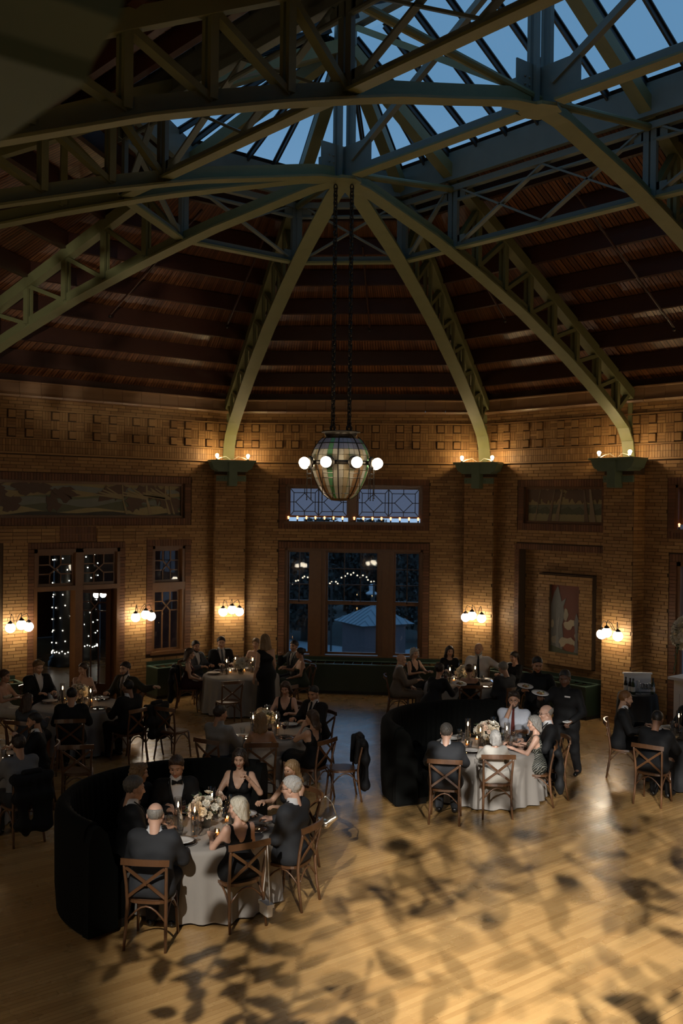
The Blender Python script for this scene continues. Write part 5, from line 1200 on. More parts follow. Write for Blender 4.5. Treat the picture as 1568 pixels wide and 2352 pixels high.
        if tie:
            P0 = nb+fw*.074*su+upv*.025; P1 = hip+upv*.40*su+fw*(.13*su); P2 = hip+upv*.25*su+fw*(.142*su); P3 = hip+upv*.10*su+fw*(.142*su)
            if tie == 'bow':
                b = MB(); c = Vector(P0+fw*.02)
                for s in (-1, 1): b.add([c+Vector(X*s*.01)+Vector(upv*.012), c+Vector(X*s*.06)+Vector(upv*.028), c+Vector(X*s*.06)-Vector(upv*.028), c+Vector(X*s*.01)-Vector(upv*.012)] + [c+Vector(X*s*.01)+Vector(upv*.012)-Vector(fw*.02), c+Vector(X*s*.06)+Vector(upv*.028)-Vector(fw*.03), c+Vector(X*s*.06)-Vector(upv*.028)-Vector(fw*.03), c+Vector(X*s*.01)-Vector(upv*.012)-Vector(fw*.02)], [(0,1,2,3),(7,6,5,4),(0,4,5,1),(1,5,6,2),(2,6,7,3),(3,7,4,0)])
                b.ball(c, .016, 8, 6); b.build('bow_tie', fab('black'), so)
            else:
                b = MB(); ws = [.030,.045,.062,.066]; pts = [P0, P1, P2, P3]; vs = []
                for p, w in zip(pts, ws): vs += [p-X*w/2, p+X*w/2]
                vs.append(P3-upv*.05); b.add(vs, [(0,1,3,2),(2,3,5,4),(4,5,7,6),(6,7,8)]); b.ball(tuple(P0+fw*.004), .02, 8, 6, sc=(1,.7,1.1)); o_ = b.build('tie', fab(tie), so); md = o_.modifiers.new('s', 'SOLIDIFY'); md.thickness = .008
    else:
        f = Field(lo, hi, hb); torso(f, .014)
        if stand: f.cap(hip, hip*np.array((1,1,0))+np.array((0,0,.12)), .165, .2, .06)
        else:
            for s in (-1, 1): f.cap(leg[s][0]*np.array((.9,1,1)), leg[s][1]*np.array((.8,1,1)), .112, .09, .07)
            f.cap((leg[-1][1]+leg[1][1])/2, (leg[-1][2]+leg[1][2])/2+np.array((0,.0,.12)), .13, .12, .05)
        neck = {'strapless': .33, 'off': .385, 'vneck': .54, 'dress': .47, 'oneshoulder': .47, 'jacketw': .56, 'blouse': .55, 'halter': .47}[outfit]*su
        if outfit in ('strapless', 'off'): f.clip(lambda P: np.where(tz(P) > .2*su, tz(P)-neck, -1))
        elif outfit == 'oneshoulder': f.clip(lambda P: np.where(tz(P) > .2*su, tz(P)-(neck-.03)+tx(P)*.75, -1))
        elif outfit in ('jacketw', 'blouse'): limbs(f, .02, legs_=False, cut=.08); f.clip(lambda P: np.where(tz(P) > .45*su, tz(P)-neck, -1)); neckcut(f, .062*su)
        else:
            f.clip(lambda P: np.where(tz(P) > .30*su, np.abs(tx(P))-.13*su, -1)); f.clip(lambda P: np.where(tz(P) > .2*su, tz(P)-.545*su, -1)); w_ = .085*su
            f.clip(lambda P: np.where(tz(P) > .30*su, np.minimum(w_*np.clip((tz(P)-.27*su)/(.16*su), .1, 1)-np.abs(tx(P)), 1), -1)); neckcut(f, .06*su)
        if outfit == 'off':
            for s in (-1, 1): S, E_, T, _ = arm[s]; f.cap(S+(E_-S)*.22, S+(E_-S)*.5, .062*su, .058*su, .03)
        put({'jacketw': 'jacket', 'blouse': 'blouse'}.get(outfit, 'dress'), *f.net(), cm, t)
    for s in (-1, 1):
        a, b = leg[s][2], leg[s][3]; f = Field(np.minimum(a, b)-.12, np.maximum(a, b)+.12, .013); f.cap(a-np.array((0,.03,.04)), b, .046 if m else .036, .036 if m else .028, .02)
        if not stride: f.clip(lambda P: .004-P[..., 2])
        put('shoe', *f.net(), M_shoe, t)
    t['_'] = 0; del t['_']
    return dict(root=root, rf=rf, t=t, hip=hip, arm=arm, hd=hd, Rz=Rz, face=face)
def world_pt(p, v): return Vector((p['Rz']@np.array(v))+p['root'])
def toward(px, py, z, key):
    q = onz(px, py, z); c = TC[key]; return math.degrees(math.atan2(c[1]-q.y, c[0]-q.x))
PEOPLE = []; GL = {}
def guest(key, px, py, z, label, df=0, seat='chair', clabel=None, cdist=.0, **kw):
    face = toward(px, py, z, key)+df; p = person(px, py, z, face, label, **kw); PEOPLE.append(p); hq = onz(px, py, z); GL.setdefault(key, []).append((math.atan2(hq.y-TC[key][1], hq.x-TC[key][0]), ' '.join(label.split()[:9])))
    if seat == 'chair':
        c = world_pt(p, (0,.03-cdist,0)); chair(c.x, c.y, face, clabel or 'cross-back wooden chair under the '+label.split(' ', 1)[0]+' '+label.split(' ', 1)[1][:60])
    return p
def G(key, px, py, z, who, df=0, seat='chair', **kw):
    lab = who; cl = 'bentwood cross-back chair under the '+' '.join(who.split()[1:])[:80]
    cl = ' '.join(cl.split()[:15]); return guest(key, px, py, z, lab, df, seat, cl, **kw)
FI = dict(fine=True)
# ---- table 1 (sofa, near)
a1 = G('T1',357,1845,1.33,'balding grey-haired man in dark suit seen from behind',df=12,hair='fringe',hc='grey',skin=4,col='charcoal',lean=10,hy=10,**FI)
a2 = G('T1',545,1832,1.27,'platinum-haired woman in sleeveless black top',df=0,sex='f',hair='bob',hc='platinum',skin=4,outfit='dress',col='black',arms=('table','lap'),lean=4,hy=52,**FI)
a3 = G('T1',668,1785,1.35,'white-haired man in dark pinstripe suit turned to the table',df=-18,hair='short',hc='silver',skin=4,col='charcoal',tie='charcoal',arms=('lap','table'),lean=2,hy=14,glasses=True,**FI)
a4 = G('T1',668,1748,1.27,'blonde woman with long hair beside the silver handbag',df=0,sex='f',hair='long',hc='honey',skin=0,outfit='dress',col='black',**FI)
a5 = G('T1',550,1722,1.30,'smiling dark-haired woman in black v-neck dress on the sofa',df=2,seat='sofa',sex='f',hair='long_front',hc='dark',skin=0,outfit='vneck',col='black',arms=('up','table'),lean=4,hy=6,hp=-14,**FI)
a6 = G('T1',405,1740,1.33,'man in tuxedo with bow tie on the sofa',df=-10,seat='sofa',hair='side',hc='brown',skin=1,col='black',tie='bow',lean=12,hy=-22,hp=-18,**FI)
a7 = G('T1',310,1785,1.36,'grey-haired man in black suit on the sofa looking across the table',df=0,seat='sofa',hair='short',hc='pepper',skin=1,col='black',tie='taupe',lean=4,hy=-4,**FI)
a8 = G('T1',322,1755,1.27,'woman with curly blonde hair on the sofa',df=0,seat='sofa',sex='f',hair='curly',hc='honey',skin=0,outfit='blouse',col='black',hy=55,**FI)
# ---- table 2 (sofa, right)
b1 = G('T2',1025,1663,1.31,'brown-haired man in grey suit seen from behind',df=22,hair='short',hc='pepper',skin=4,col='charcoal',lean=4,**FI)
b2 = G('T2',1137,1678,1.16,'elderly white-haired woman in ivory jacket',df=2,sex='f',hair='bob',hc='silver',skin=4,outfit='jacketw',col='ivory',lean=8,**FI)
b3 = G('T2',1225,1645,1.26,'woman with grey bob in leaf-patterned sleeveless top',df=22,sex='f',hair='bob',hc='grey',skin=4,outfit='dress',col='pattern',arms=('table','table'),lean=6,hy=10,**FI)
b4 = G('T2',1253,1620,1.36,'balding man with glasses in dark suit',df=8,hair='fringe',hc='grey',skin=4,col='black',tie='bluegrey',lean=6,hy=8,glasses=True,**FI)
b5 = G('T2',1180,1590,1.36,'man in white shirt and red tie holding his chin on the sofa',df=14,seat='sofa',hair='side',hc='dark',skin=1,outfit='shirt',col='sky',shirt='rolled',tie='red',arms=('table','chin'),lean=2,glasses=True,beard='chin',**FI)
# ---- standing staff
s1 = person(1234,1510,1.76,222,'young waiter in black shirt carrying a plate behind the sofa',hair='crop',hc='black',skin=1,outfit='shirt',col='black',arms=('tray','tray'),stand=True,hp=-20,hy=10,fine=True)
s2 = person(1297,1540,1.75,196,'waiter in black with white name badge walking past the sofa',hair='crop',hc='black',skin=3,outfit='shirt',col='black',arms=((-.2,.30,1.02,'hold'),(.26,.42,1.33,'hold')),stand=True,stride=.30,hp=-16,hy=8,fine=True)
s3 = person(1010,1525,1.46,toward(1010,1525,1.46,'T3')-20,'dark-haired woman in black with glasses bending to serve a plate',sex='f',hair='updo',hc='dark',skin=1,outfit='blouse',col='black',arms=('tray','tray'),stand=True,lean=30,glasses=True)
s4 = person(608,1458,1.70,toward(608,1458,1.70,'T4')+5,'standing blonde woman in long black one-shoulder dress',sex='f',hair='half_up',hc='honey',skin=0,outfit='oneshoulder',col='black',arms=('side','side'),stand=True,hy=-20)
# ---- table 3
c1 = G('T3',922,1503,1.31,'bald man in taupe suit with glasses',hair='bald',skin=0,col='taupe',tie='black',glasses=True,arms=('lap','table'),hy=-10)
c2 = G('T3',953,1490,1.27,'woman with curly silver hair in black tank top',sex='f',hair='curly',hc='silver',skin=0,outfit='dress',col='black',hy=-20)
c3 = G('T3',1033,1485,1.28,'woman with long dark hair in black beside the bearded man',sex='f',hair='long_front',hc='dark',skin=1,outfit='blouse',col='black')
c4 = G('T3',1099,1478,1.38,'bald bearded man in white shirt and black tie',hair='bald',hc='grey',beard='chin',skin=1,outfit='shirt',col='white',tie='black',arms=('bar','table'),hy=-8,df=6)
c5 = G('T3',1077,1527,1.24,'brown-haired woman in off-shoulder black dress seen from behind',sex='f',hair='updo',hc='brown',skin=1,outfit='off',col='black')
c6 = G('T3',1155,1522,1.31,'grey-haired man with glasses in dark suit looking at a phone',hair='short',hc='grey',skin=1,col='charcoal',glasses=True,arms=('lap','table'),hp=-22,lean=12)
c7 = G('T3',1180,1498,1.27,'woman with dark hair in black seen in profile',sex='f',hair='pony',hc='dark',skin=1,outfit='blouse',col='black',hp=-14)
# ---- table 4
d1_ = G('T4',437,1490,1.28,'long-haired woman in burgundy dress',sex='f',hair='long',hc='brown',skin=0,outfit='dress',col='burgundy',arms=('lap','lap'))
d2_ = G('T4',450,1473,1.32,'bearded man in grey jacket behind the burgundy dress',hair='short',hc='dark',beard=True,skin=1,col='bluegrey',hy=-20)
d3_ = G('T4',508,1464,1.36,'dark-haired man in black suit and striped tie by the pier',hair='short',hc='dark',skin=0,col='black',tie='bluegrey',hy=-14)
d4_ = G('T4',587,1467,1.30,'blonde woman in pale top facing the one-shoulder dress',sex='f',hair='pony',hc='honey',skin=0,outfit='strapless',col='cream')
d5_ = G('T4',675,1472,1.34,'man in dark suit with grey tie under the window sill',hair='short',hc='dark',skin=1,col='charcoal',tie='ltgrey',arms=('table','up'),hy=16)
d6_ = G('T4',688,1489,1.26,'dark-haired woman with bun in dark green dress',sex='f',hair='updo',hc='black',skin=1,outfit='strapless',col='green',arms=('lap','table'))
# ---- table 5
e1 = G('T5',507,1622,1.32,'man in light grey shirt seen from behind',hair='short',hc='dark',skin=1,outfit='shirt',col='ltgrey',hy=-24,lean=8)
e2 = G('T5',600,1638,1.26,'blonde woman with bare shoulders seen from behind',sex='f',hair='half_up',hc='honey',skin=0,outfit='strapless',col='cream',df=4,hy=-10)
e3 = G('T5',655,1567,1.28,'woman with long brown hair in thin-strapped black dress',sex='f',hair='long_front',hc='brown',skin=4,outfit='dress',col='black',arms=('table','table'),hp=-24,lean=10)
e4 = G('T5',720,1577,1.32,'young man in black suit and tie looking down',hair='crop',hc='black',skin=1,col='black',tie='black',hp=-22,hy=10)
e5 = G('T5',715,1632,1.27,'long-haired woman in black dress with hand at her face',sex='f',hair='long',hc='brown',skin=0,outfit='dress',col='black',arms=('chin','table'),df=14,hy=14)
# ---- table 6
f1 = G('T6',12,1540,1.27,'woman with pinned-up hair in pale strapless dress',sex='f',hair='updo',hc='brown',skin=1,outfit='strapless',col='cream')
f2 = G('T6',88,1518,1.36,'fair-haired man in dark jacket and open white shirt',hair='side',hc='honey',skin=0,col='black',hp=-18,lean=4)
f3 = G('T6',190,1524,1.28,'woman in strapless dress resting her chin on her hand',sex='f',hair='pony',hc='brown',skin=0,outfit='strapless',col='cream',arms=('table','chin'),hy=-38)
f4 = G('T6',287,1522,1.34,'bearded man in dark suit with patterned tie by the radiator',hair='short',hc='dark',beard=True,skin=0,col='olive',tie='taupe',arms=('bar','table'),hy=2)
f5 = G('T6',293,1563,1.32,'man with black hair in black suit at the table edge',hair='crop',hc='black',skin=5,col='black',hy=10)
f6 = G('T6',165,1580,1.33,'dark-haired man in black suit with his back to the sofa',hair='crop',hc='black',skin=1,col='black')
f7 = G('T6',65,1594,1.26,'woman with long brown hair in blue patterned blouse',sex='f',hair='long',hc='brown',skin=1,outfit='blouse',col='bluegrey',df=-6)
# ---- table 7
g1 = G('T7',78,1638,1.32,'man with moustache in black suit raising his hand',hair='crop',hc='black',skin=1,col='black',tie='taupe',arms=('up','table'),hy=4,df=-10,beard='black',fine=False)
g2 = G('T7',42,1690,1.31,'man in grey shirt seen from behind beside a draped coat',hair='short',hc='dark',skin=1,outfit='shirt',col='grey',lean=12,fine=True)
# ---- table 8
h1 = G('T8',1437,1588,1.36,'red-bearded man in black suit turned to the bottles',hair='crop',hc='ginger',beard='auburn',skin=0,col='black',df=0,hy=8,lean=4,fine=True)
h2 = G('T8',1510,1635,1.30,'dark-haired man in black suit leaning over the black table',hair='crop',hc='black',skin=5,col='black',lean=20,df=8,hp=-24,fine=True)
h3 = person(1592,1590,1.32,190,'man in black suit at the far side of the black table',hair='crop',hc='black',skin=5,col='black')
# name badge, empty chairs, coats, bags, phone
bd = MB().box((-.045,-.004,-.012),(.045,.004,.012)).build('name_badge', M_white, s2['t']); q = s2; bd.location = (-.08,.165,1.36)
chair(*[onz(523,1665,0)[i] for i in (0,1)], 75, 'empty bentwood cross-back chair before the table of the one-shoulder dress')
for (px, py, fc, lab) in ((398,1740,20,'empty bentwood cross-back chair standing free left of the grey-shirted man'),(178,1845,60,'empty bentwood cross-back chair behind the curly-haired woman on the sofa'),(640,1680,100,'empty bentwood cross-back chair behind the brown-haired woman in thin straps'),(785,1835,150,'bentwood cross-back chair with a long black coat over its back'),(330,1735,110,'empty bentwood cross-back chair by the radiator with a dark jacket on it')):
    p = onz(px, py, 0); chair(p.x, p.y, fc, lab)
def coat(x, y, face, label, w=.24, top=.93, bot=.25, col='black', seed=1):
    t = empty('draped_coat', (x, y, 0), math.radians(face-90)); setp(t, label, 'coat', 'coats over chair backs'); f = Field((-.4,-.5,bot-.1), (.4,.0,top+.12), .016); r = random.Random(seed)
    f.cap((-w,-.27,top-.06), (w,-.27,top-.06), .055, None, .05); f.cap((-w*.9,-.30,top-.3), (w*.9,-.30,top-.3), .06, None, .12); f.cap((-w*.85,-.31,bot+.12), (w*.7,-.31,bot+.05), .05, .04, .12)
    for k in range(5): x0 = -w*.9+k*w*.45; f.cap((x0,-.315,top-.12), (x0*.9+.06*r.random(),-.325,bot+.12*r.random()), .02, .035, .09)
    f.cap((-w*.8,-.2,top-.05), (-w*.7,-.17,top-.35), .04, .03, .03); f.cap((w*.8,-.2,top-.05), (w*.7,-.17,top-.4), .04, .03, .03)
    put('coat_body', *f.net(), fab(col), t); cl = Field((-.2,-.4,top-.1), (.2,-.1,top+.12), .014); cl.cap((-.1,-.27,top+.0), (.1,-.27,top+.0), .04, None, .02); put('collar', *cl.net(), fab(col), t)
p = onz(785,1835,0); coat(p.x, p.y, 150, 'long black coat hanging over the empty chair near the second sofa', top=.92, bot=.12)
c = world_pt(g2, (0,.0,0)); coat(c.x, c.y, g2['face'], 'black coat hanging on the chair of the man in grey shirt', bot=.18, seed=2)
c = world_pt(d1_, (0,.0,0)); coat(c.x, c.y, d1_['face'], 'black coat hanging on the chair of the burgundy dress', bot=.2, seed=3)
c = world_pt(b3, (0,.0,0)); coat(c.x, c.y, b3['face'], 'black sequinned shawl hanging on the chair of the leaf-patterned top', w=.2, top=.85, bot=.2, seed=4)
p = onz(330,1735,0); coat(p.x, p.y, 110, 'dark jacket hanging on the empty chair by the radiator', bot=.3, seed=5)
# bags on the near chairs
c = world_pt(a2, (.19,-.235,0)); bg_ = empty('shoulder_bag', (c.x, c.y, .12), a2['rf']); setp(bg_, 'small white bag hanging by its strap from the platinum-haired woman\'s chair', 'bag')
M_wb = mat('white_leather', (.6,.57,.52), .45); o = MB().box((-.035,-.10,.0),(.035,.08,.13)).build('pouch', M_wb, bg_); md = o.modifiers.new('b','BEVEL'); md.width = .018; md.segments = 3
MB().box((-.04,-.11,.10),(.04,.085,.135)).build('flap', M_wb, bg_)
MB().tube([(0,-.09,.13),(.005,-.045,.45),(.0,-.02,.74),(0,.005,.765),(.0,.02,.74),(-.005,.0,.45),(0,.07,.13)], .006, 6).build('strap', M_wb, bg_)
hb_ = empty('handbag', onz(747,1898,.47), math.radians(-40)); setp(hb_, 'shiny silver crescent handbag hanging from the blonde woman\'s chair', 'bag')
M_sil = mat('silver_leather', (.62,.56,.45), .22, metal=.9); f = Field((-.22,-.1,-.06), (.22,.1,.2), .01); f.cap((-.12,0,.11), (0,0,.03), .03, .05, .03); f.cap((0,0,.03), (.12,0,.11), .05, .03, .03); put('pouch', *f.net(), M_sil, hb_)
MB().tube([(-.13,0,.12),(-.08,0,.28),(0,.0,.36),(.08,0,.28),(.13,0,.12)], .008, 6).build('handle', M_sil, hb_, smooth=True)
S_, E__, T_, _ = c6['arm'][1]; ph = world_pt(c6, T_+(T_-E__)/np.linalg.norm(T_-E__)*.09+np.array((0,0,.03))); pe_ = empty('smartphone', ph, math.radians(20)); setp(pe_, 'lit smartphone held by the grey-haired man with glasses', 'phone'); pe_.rotation_euler = (math.radians(35),0,math.radians(20))
MB().box((-.036,-.075,-.004),(.036,.075,.004)).build('case', M_black, pe_); MB().box((-.033,-.07,.0041),(.033,.07,.005)).build('screen', mat('phone_screen',(.1,.15,.2),.2,emit=(.35,.5,.8),es=.7), pe_)
# ================================================================== TABLE SETTINGS
G_gl = glassmat('drinking_glass', (.93,.93,.92), 1.6, .03)
M_china = mat('white_china', (.62,.61,.59), .25); M_nap = mat('black_napkin', (.012,.012,.013), .8); M_wax = mat('black_wax', (.03,.028,.026), .4); M_wine = mat('red_wine', (.06,.006,.008), .1); M_card = mat('white_card', (.6,.6,.58), .7)
M_petal = [mat('white_petal', (.72,.68,.58), .7), mat('cream_petal', (.66,.57,.43), .7), mat('blush_petal', (.62,.48,.38), .7)]; M_lf = mat('bouquet_leaf', (.06,.085,.035), .6)
def shared(fn):
    c = []
    def g(*a):
        if not c: c.append(fn())
        return c[0]
    return g
def proto(name, label, cat, parts):
    """parts: list of (name, mesh)"""
    def place(loc, label_=None, group=None, rz=0.0, parent=None):
        t = empty(name, loc, rz); setp(t, label_ or label, cat, group)
        made = {}
        for n, me, *up in parts: made[n] = inst(n, me, made[up[0]] if up else t)
        return t
    return place
wine = proto('wine_glass', 'stemmed wine glass', 'glass', [('bowl', MB().lathe([(.004,.085),(.022,.092),(.038,.125),(.040,.16),(.034,.205),(.033,.205),(.039,.16),(.037,.126),(.021,.095),(.001,.09)], 16).mesh('bowl', G_gl, True)), ('stem', MB().lathe([(.004,.006),(.0035,.05),(.004,.086)], 8).mesh('stem', G_gl, True)), ('foot', MB().lathe([(.001,.0),(.034,.0),(.033,.003),(.004,.007),(.001,.007)], 16).mesh('foot', G_gl, True))])
redw = proto('wine_glass', 'glass of red wine', 'glass', [('bowl', MB().lathe([(.004,.085),(.022,.092),(.040,.125),(.042,.16),(.035,.205),(.034,.205),(.041,.16),(.039,.126),(.021,.095),(.001,.09)], 16).mesh('bowl', G_gl, True)), ('wine', MB().lathe([(.001,.093),(.02,.096),(.037,.127),(.039,.15),(.001,.15)], 16).mesh('wine', M_wine, True), 'bowl'), ('stem', MB().lathe([(.004,.006),(.0035,.05),(.004,.086)], 8).mesh('stem', G_gl, True)), ('foot', MB().lathe([(.001,.0),(.034,.0),(.033,.003),(.004,.007),(.001,.007)], 16).mesh('foot', G_gl, True))])
tumbler = proto('drinking_glass', 'water goblet', 'glass', [('cup', MB().lathe([(.001,.004),(.026,.0),(.030,.004),(.036,.12),(.0345,.12),(.028,.012),(.001,.012)], 16).mesh('cup', G_gl, True)), ('water', MB().lathe([(.001,.013),(.027,.013),(.032,.075),(.001,.075)], 14).mesh('water', glassmat('water', (.95,.97,1), .6), True), 'cup')])
charger = proto('charger_plate', 'clear glass charger plate', 'plate', [('dish', MB().lathe([(.001,.004),(.10,.004),(.155,.016),(.157,.019),(.10,.008),(.001,.008)], 30).mesh('dish', glassmat('charger_glass', (.85,.83,.82), 2.2, .05), True)), ('rim', MB().lathe([(.155,.015),(.160,.018),(.158,.021),(.153,.018)], 30).mesh('rim', mat('pewter_rim', (.12,.10,.09), .3, metal=.7), True), 'dish')])
plate = proto('dinner_plate', 'white dinner plate', 'plate', [('dish', MB().lathe([(.001,.004),(.075,.002),(.09,.012),(.132,.022),(.134,.025),(.088,.018),(.001,.010)], 30).mesh('dish', M_china, True))])
def food_mesh(seed, cols):
    m = MB(); r = random.Random(seed)
    for k in range(16): a = r.random()*6.28; q = .05*r.random(); m.ball((q*math.cos(a), q*math.sin(a), .016+.018*r.random()), .012+.012*r.random(), 7, 5, mi=k % len(cols), sc=(1.2,.9,.7))
    return m.mesh('food', cols, True)
FC = [mat('roast_brown', (.22,.09,.025), .4), mat('carrot_orange', (.42,.15,.02), .4), mat('herb_green', (.09,.13,.03), .5), mat('cream_mash', (.5,.4,.2), .5)]
meal = proto('dinner_plate', 'white plate with food', 'plate', [('dish', MB().lathe([(.001,.004),(.075,.002),(.09,.012),(.132,.022),(.134,.025),(.088,.018),(.001,.010)], 30).mesh('dish', M_china, True)), ('food', food_mesh(3, FC), 'dish')])
def napm():
    m = MB(); n = 9; vs = []
    for i in range(n):
        for j in range(5): x = -.10+.2*i/(n-1); y = -.05+.1*j/4; vs.append((x+.02*math.sin(j*1.3), y+.018*math.sin(i*.9), .008+.016*(math.sin(i*1.7+j)+1)*.6))
    m.add(vs, [(i*5+j, (i+1)*5+j, (i+1)*5+j+1, i*5+j+1) for i in range(n-1) for j in range(4)]); return m.mesh('cloth', M_nap, True)
napkin = proto('napkin', 'black napkin', 'napkin', [('cloth', napm())])
G_hur = glassmat('hurricane_glass', (.95,.93,.9), 1.3, .02)
candle = proto('candle_holder', 'black taper candle in tall glass cylinder', 'candle', [('cylinder', MB().lathe([(.001,.0),(.042,.0),(.042,.36),(.040,.36),(.040,.006),(.001,.006)], 18).mesh('cylinder', G_hur, True)), ('taper', MB().lathe([(.011,.008),(.011,.235),(.002,.245)], 10).mesh('taper', M_wax, True)), ('flame', MB().lathe([(.001,.25),(.006,.262),(.008,.275),(.005,.295),(.001,.312)], 10).mesh('flame', E_flame, True), 'taper')])
votive = proto('votive_candle', 'lit votive candle in glass', 'candle', [('cup', MB().lathe([(.001,0),(.027,0),(.032,.062),(.030,.062),(.025,.005),(.001,.005)], 14).mesh('cup', glassmat('votive_glass', (.95,.8,.6), 1.0), True)), ('wax', MB().lathe([(.001,.006),(.024,.006),(.026,.028),(.001,.028)], 12).mesh('wax', mat('cream_wax', (.7,.5,.3), .5, emit=(1,.5,.2), es=.8), True)), ('flame', MB().lathe([(.001,.03),(.005,.037),(.006,.045),(.001,.062)], 8).mesh('flame', E_flame, True), 'wax')])
def rose(mi, seed, R=.04):
    m = MB(); r = random.Random(seed); m.ball((0,0,R*.3), R*.45, 10, 7)
    for ring, (n, rr, tilt, s) in enumerate(((4,.35,1.15,.55),(5,.55,.85,.7),(6,.75,.5,.85),(7,.9,.2,.95))):
        for k in range(n):
            a = 2*math.pi*(k+.5*(ring % 2))/n+r.random()*.2; e = Matrix.Rotation(a,4,'Z') @ Matrix.Translation((rr*R*.55,0,R*.1)) @ Matrix.Rotation(-tilt,4,'Y')
            w, l = s*R*.62, s*R*1.15; pts = [(0,-w*.4,0),(0,w*.4,0),(l*.55,-w,.12*R),(l*.55,w,.12*R),(l,-w*.6,.3*R),(l,w*.6,.3*R),(l*1.05,0,.34*R),(l*.55,0,-.05*R)]
            m.add([e @ Vector(p) for p in pts], [(0,2,7),(0,7,1),(1,7,3),(2,4,6,7),(7,6,5,3)])
    return m.mesh('bloom', M_petal[mi], True)
ROSES = [rose(0,1), rose(1,2), rose(2,3,.036), rose(0,4,.048)]
def leafm():
    m = MB(); m.add([(0,0,0),(.02,.012,.006),(.05,.016,.004),(.085,0,-.012),(.05,-.016,.004),(.02,-.012,.006),(.045,0,-.003)], [(0,1,6),(1,2,6),(2,3,6),(3,4,6),(4,5,6),(5,0,6)]); return m.mesh('leaf', M_lf, True)
LEAF = leafm()
def bouquet(loc, label, R=.17, n=26, nl=22, h=.16, seed=1, wild=False):
    t = empty('flower_arrangement', loc); setp(t, label, 'flowers', 'white table flowers'); r = random.Random(seed)
    MB().lathe([(.001,0),(.05,0),(.06,.02),(.085,h*.7),(.09,h*.85),(.082,h*.85),(.055,.02),(.001,.015)], 20).build('vase', glassmat('vase_glass', (.75,.74,.7), 1.2), t, smooth=True)
    for k in range(n):
        ph = math.acos(1-1.35*(k+.5)/n); a = k*2.4; q = R*(.8+.35*r.random()); d = Vector((math.sin(ph)*math.cos(a), math.sin(ph)*math.sin(a), math.cos(ph)*.85)); p = Vector((0,0,h+.04))+d*q
        if wild and k % 5 == 0: p = Vector((0,0,h+.04))+d*q*1.5
        inst('bloom', ROSES[(k+seed) % 4], t, Matrix.Translation(p) @ d.to_track_quat('Z','Y').to_matrix().to_4x4() @ Matrix.Rotation(r.random()*6,4,'Z') @ Matrix.Scale(.55+.4*r.random(),4))
    for k in range(nl):
        a = r.random()*6.28; d = Vector((math.cos(a), math.sin(a), -.2+1.1*r.random())).normalized(); p = Vector((0,0,h+.03))+d*R*(.75+.3*r.random())
        inst('leaf', LEAF, t, Matrix.Translation(p) @ d.to_track_quat('X','Z').to_matrix().to_4x4() @ Matrix.Scale(.8+.6*r.random(),4))
    st = MB()
    for k in range(9): a = k*.7; st.tube([(0,0,.03),(.03*math.cos(a),.03*math.sin(a),h*.8),(R*.6*math.cos(a),R*.6*math.sin(a),h+R*.5)], .003, 5)
    st.build('stems', M_lf, t, kind='stuff'); return t
WHO = {'T1':'bow-tied man\'s table','T2':'red-tie man\'s table','T3':'bald bearded man\'s table','T4':'one-shoulder dress table','T5':'table between the sofas','T6':'table before the double door','T7':'table of the man in grey shirt','T8':'black-covered table'}
def trim(words):
    w = words.split()
    while w and w[-1] in ('in','with','and','the','a','of','on','his','her','by','to','at','seen','from','resting','looking','beside','facing'): w.pop()
    return ' '.join(w)
GL['T2'] += [(math.radians(150), 'empty sofa seat beside the grey suit'), (math.radians(112), 'empty sofa seat in the arc\'s far middle'), (math.radians(72), 'empty sofa seat beside the red tie')]
for key in TC:
    cx, cy = TC[key]; zt = .752; w = WHO[key]; rr = random.Random(int(key[1])); gl = [(a, trim(n)) for a, n in GL.get(key, [])]; c = Vector((cx, cy, zt))
    bouquet((cx, cy, zt), 'white rose arrangement in the middle of the '+w, seed=int(key[1]), wild=key in ('T1','T8'), n=34, R=.155)
    for k, (a, who) in enumerate(gl):
        if any(abs(math.sin((a-b_)/2)) < .215 for b_, _ in gl[:k]): continue
        e = Vector((math.cos(a), math.sin(a), 0)); s_ = Vector((-e.y, e.x, 0))
        charger(c+e*.565, 'glass charger plate before the '+who, 'chargers on the '+w)
        if (key == 'T1' and k in (3, 5)) or (key == 'T2' and k == 4) or (key == 'T3' and k == 3): meal(c+e*.565+Vector((0,0,.02)), 'plate of food before the '+who, None, rr.random()*6)
        elif k % 3 == 0: plate(c+e*.565+Vector((0,0,.018)), 'white dinner plate before the '+who, 'white plates on the '+w)
        elif k % 3 == 1: napkin(c+e*.565+Vector((0,0,.012)), 'black napkin before the '+who, 'black napkins on the '+w, a)
        red = (k+int(key[1])) % 3 == 0
        (redw if red else wine)(c+e*.40+s_*.105, ('glass of red wine before the ' if red else 'empty wine glass before the ')+who, ('red wines on the ' if red else 'wine glasses on the ')+w)
        tumbler(c+e*.40-s_*.10, 'glass of water before the '+who, 'water glasses on the '+w)
        if k % 2 == 0: candle(c+e*.30+s_*.02, 'lit black taper in glass facing the '+' '.join(who.split()[:9]), 'tapers on the '+w)
        else: votive(c+e*.305, 'lit votive candle facing the '+who, 'votives on the '+w)
o = empty('cocktail_glass', onz(448,1908,.752)); setp(o, 'short tumbler of orange cocktail in front of the balding man', 'glass')
MB().lathe([(.001,.004),(.034,.0),(.037,.085),(.035,.085),(.031,.008),(.001,.008)], 16).build('cup', G_gl, o, smooth=True); MB().lathe([(.001,.009),(.030,.009),(.033,.055),(.001,.055)], 14).build('drink', mat('orange_drink', (.5,.18,.03), .15, emit=(.8,.3,.05), es=.05), o, smooth=True)
MB().box((-.05,-.035,0),(.05,-.033,.06)).build('place_card', M_card, None, mat=Matrix.Translation(onz(1098,1707,.752)) @ Matrix.Rotation(-.6,4,'Z'), label='folded white place card on the red-tie man\'s table', cat='card')
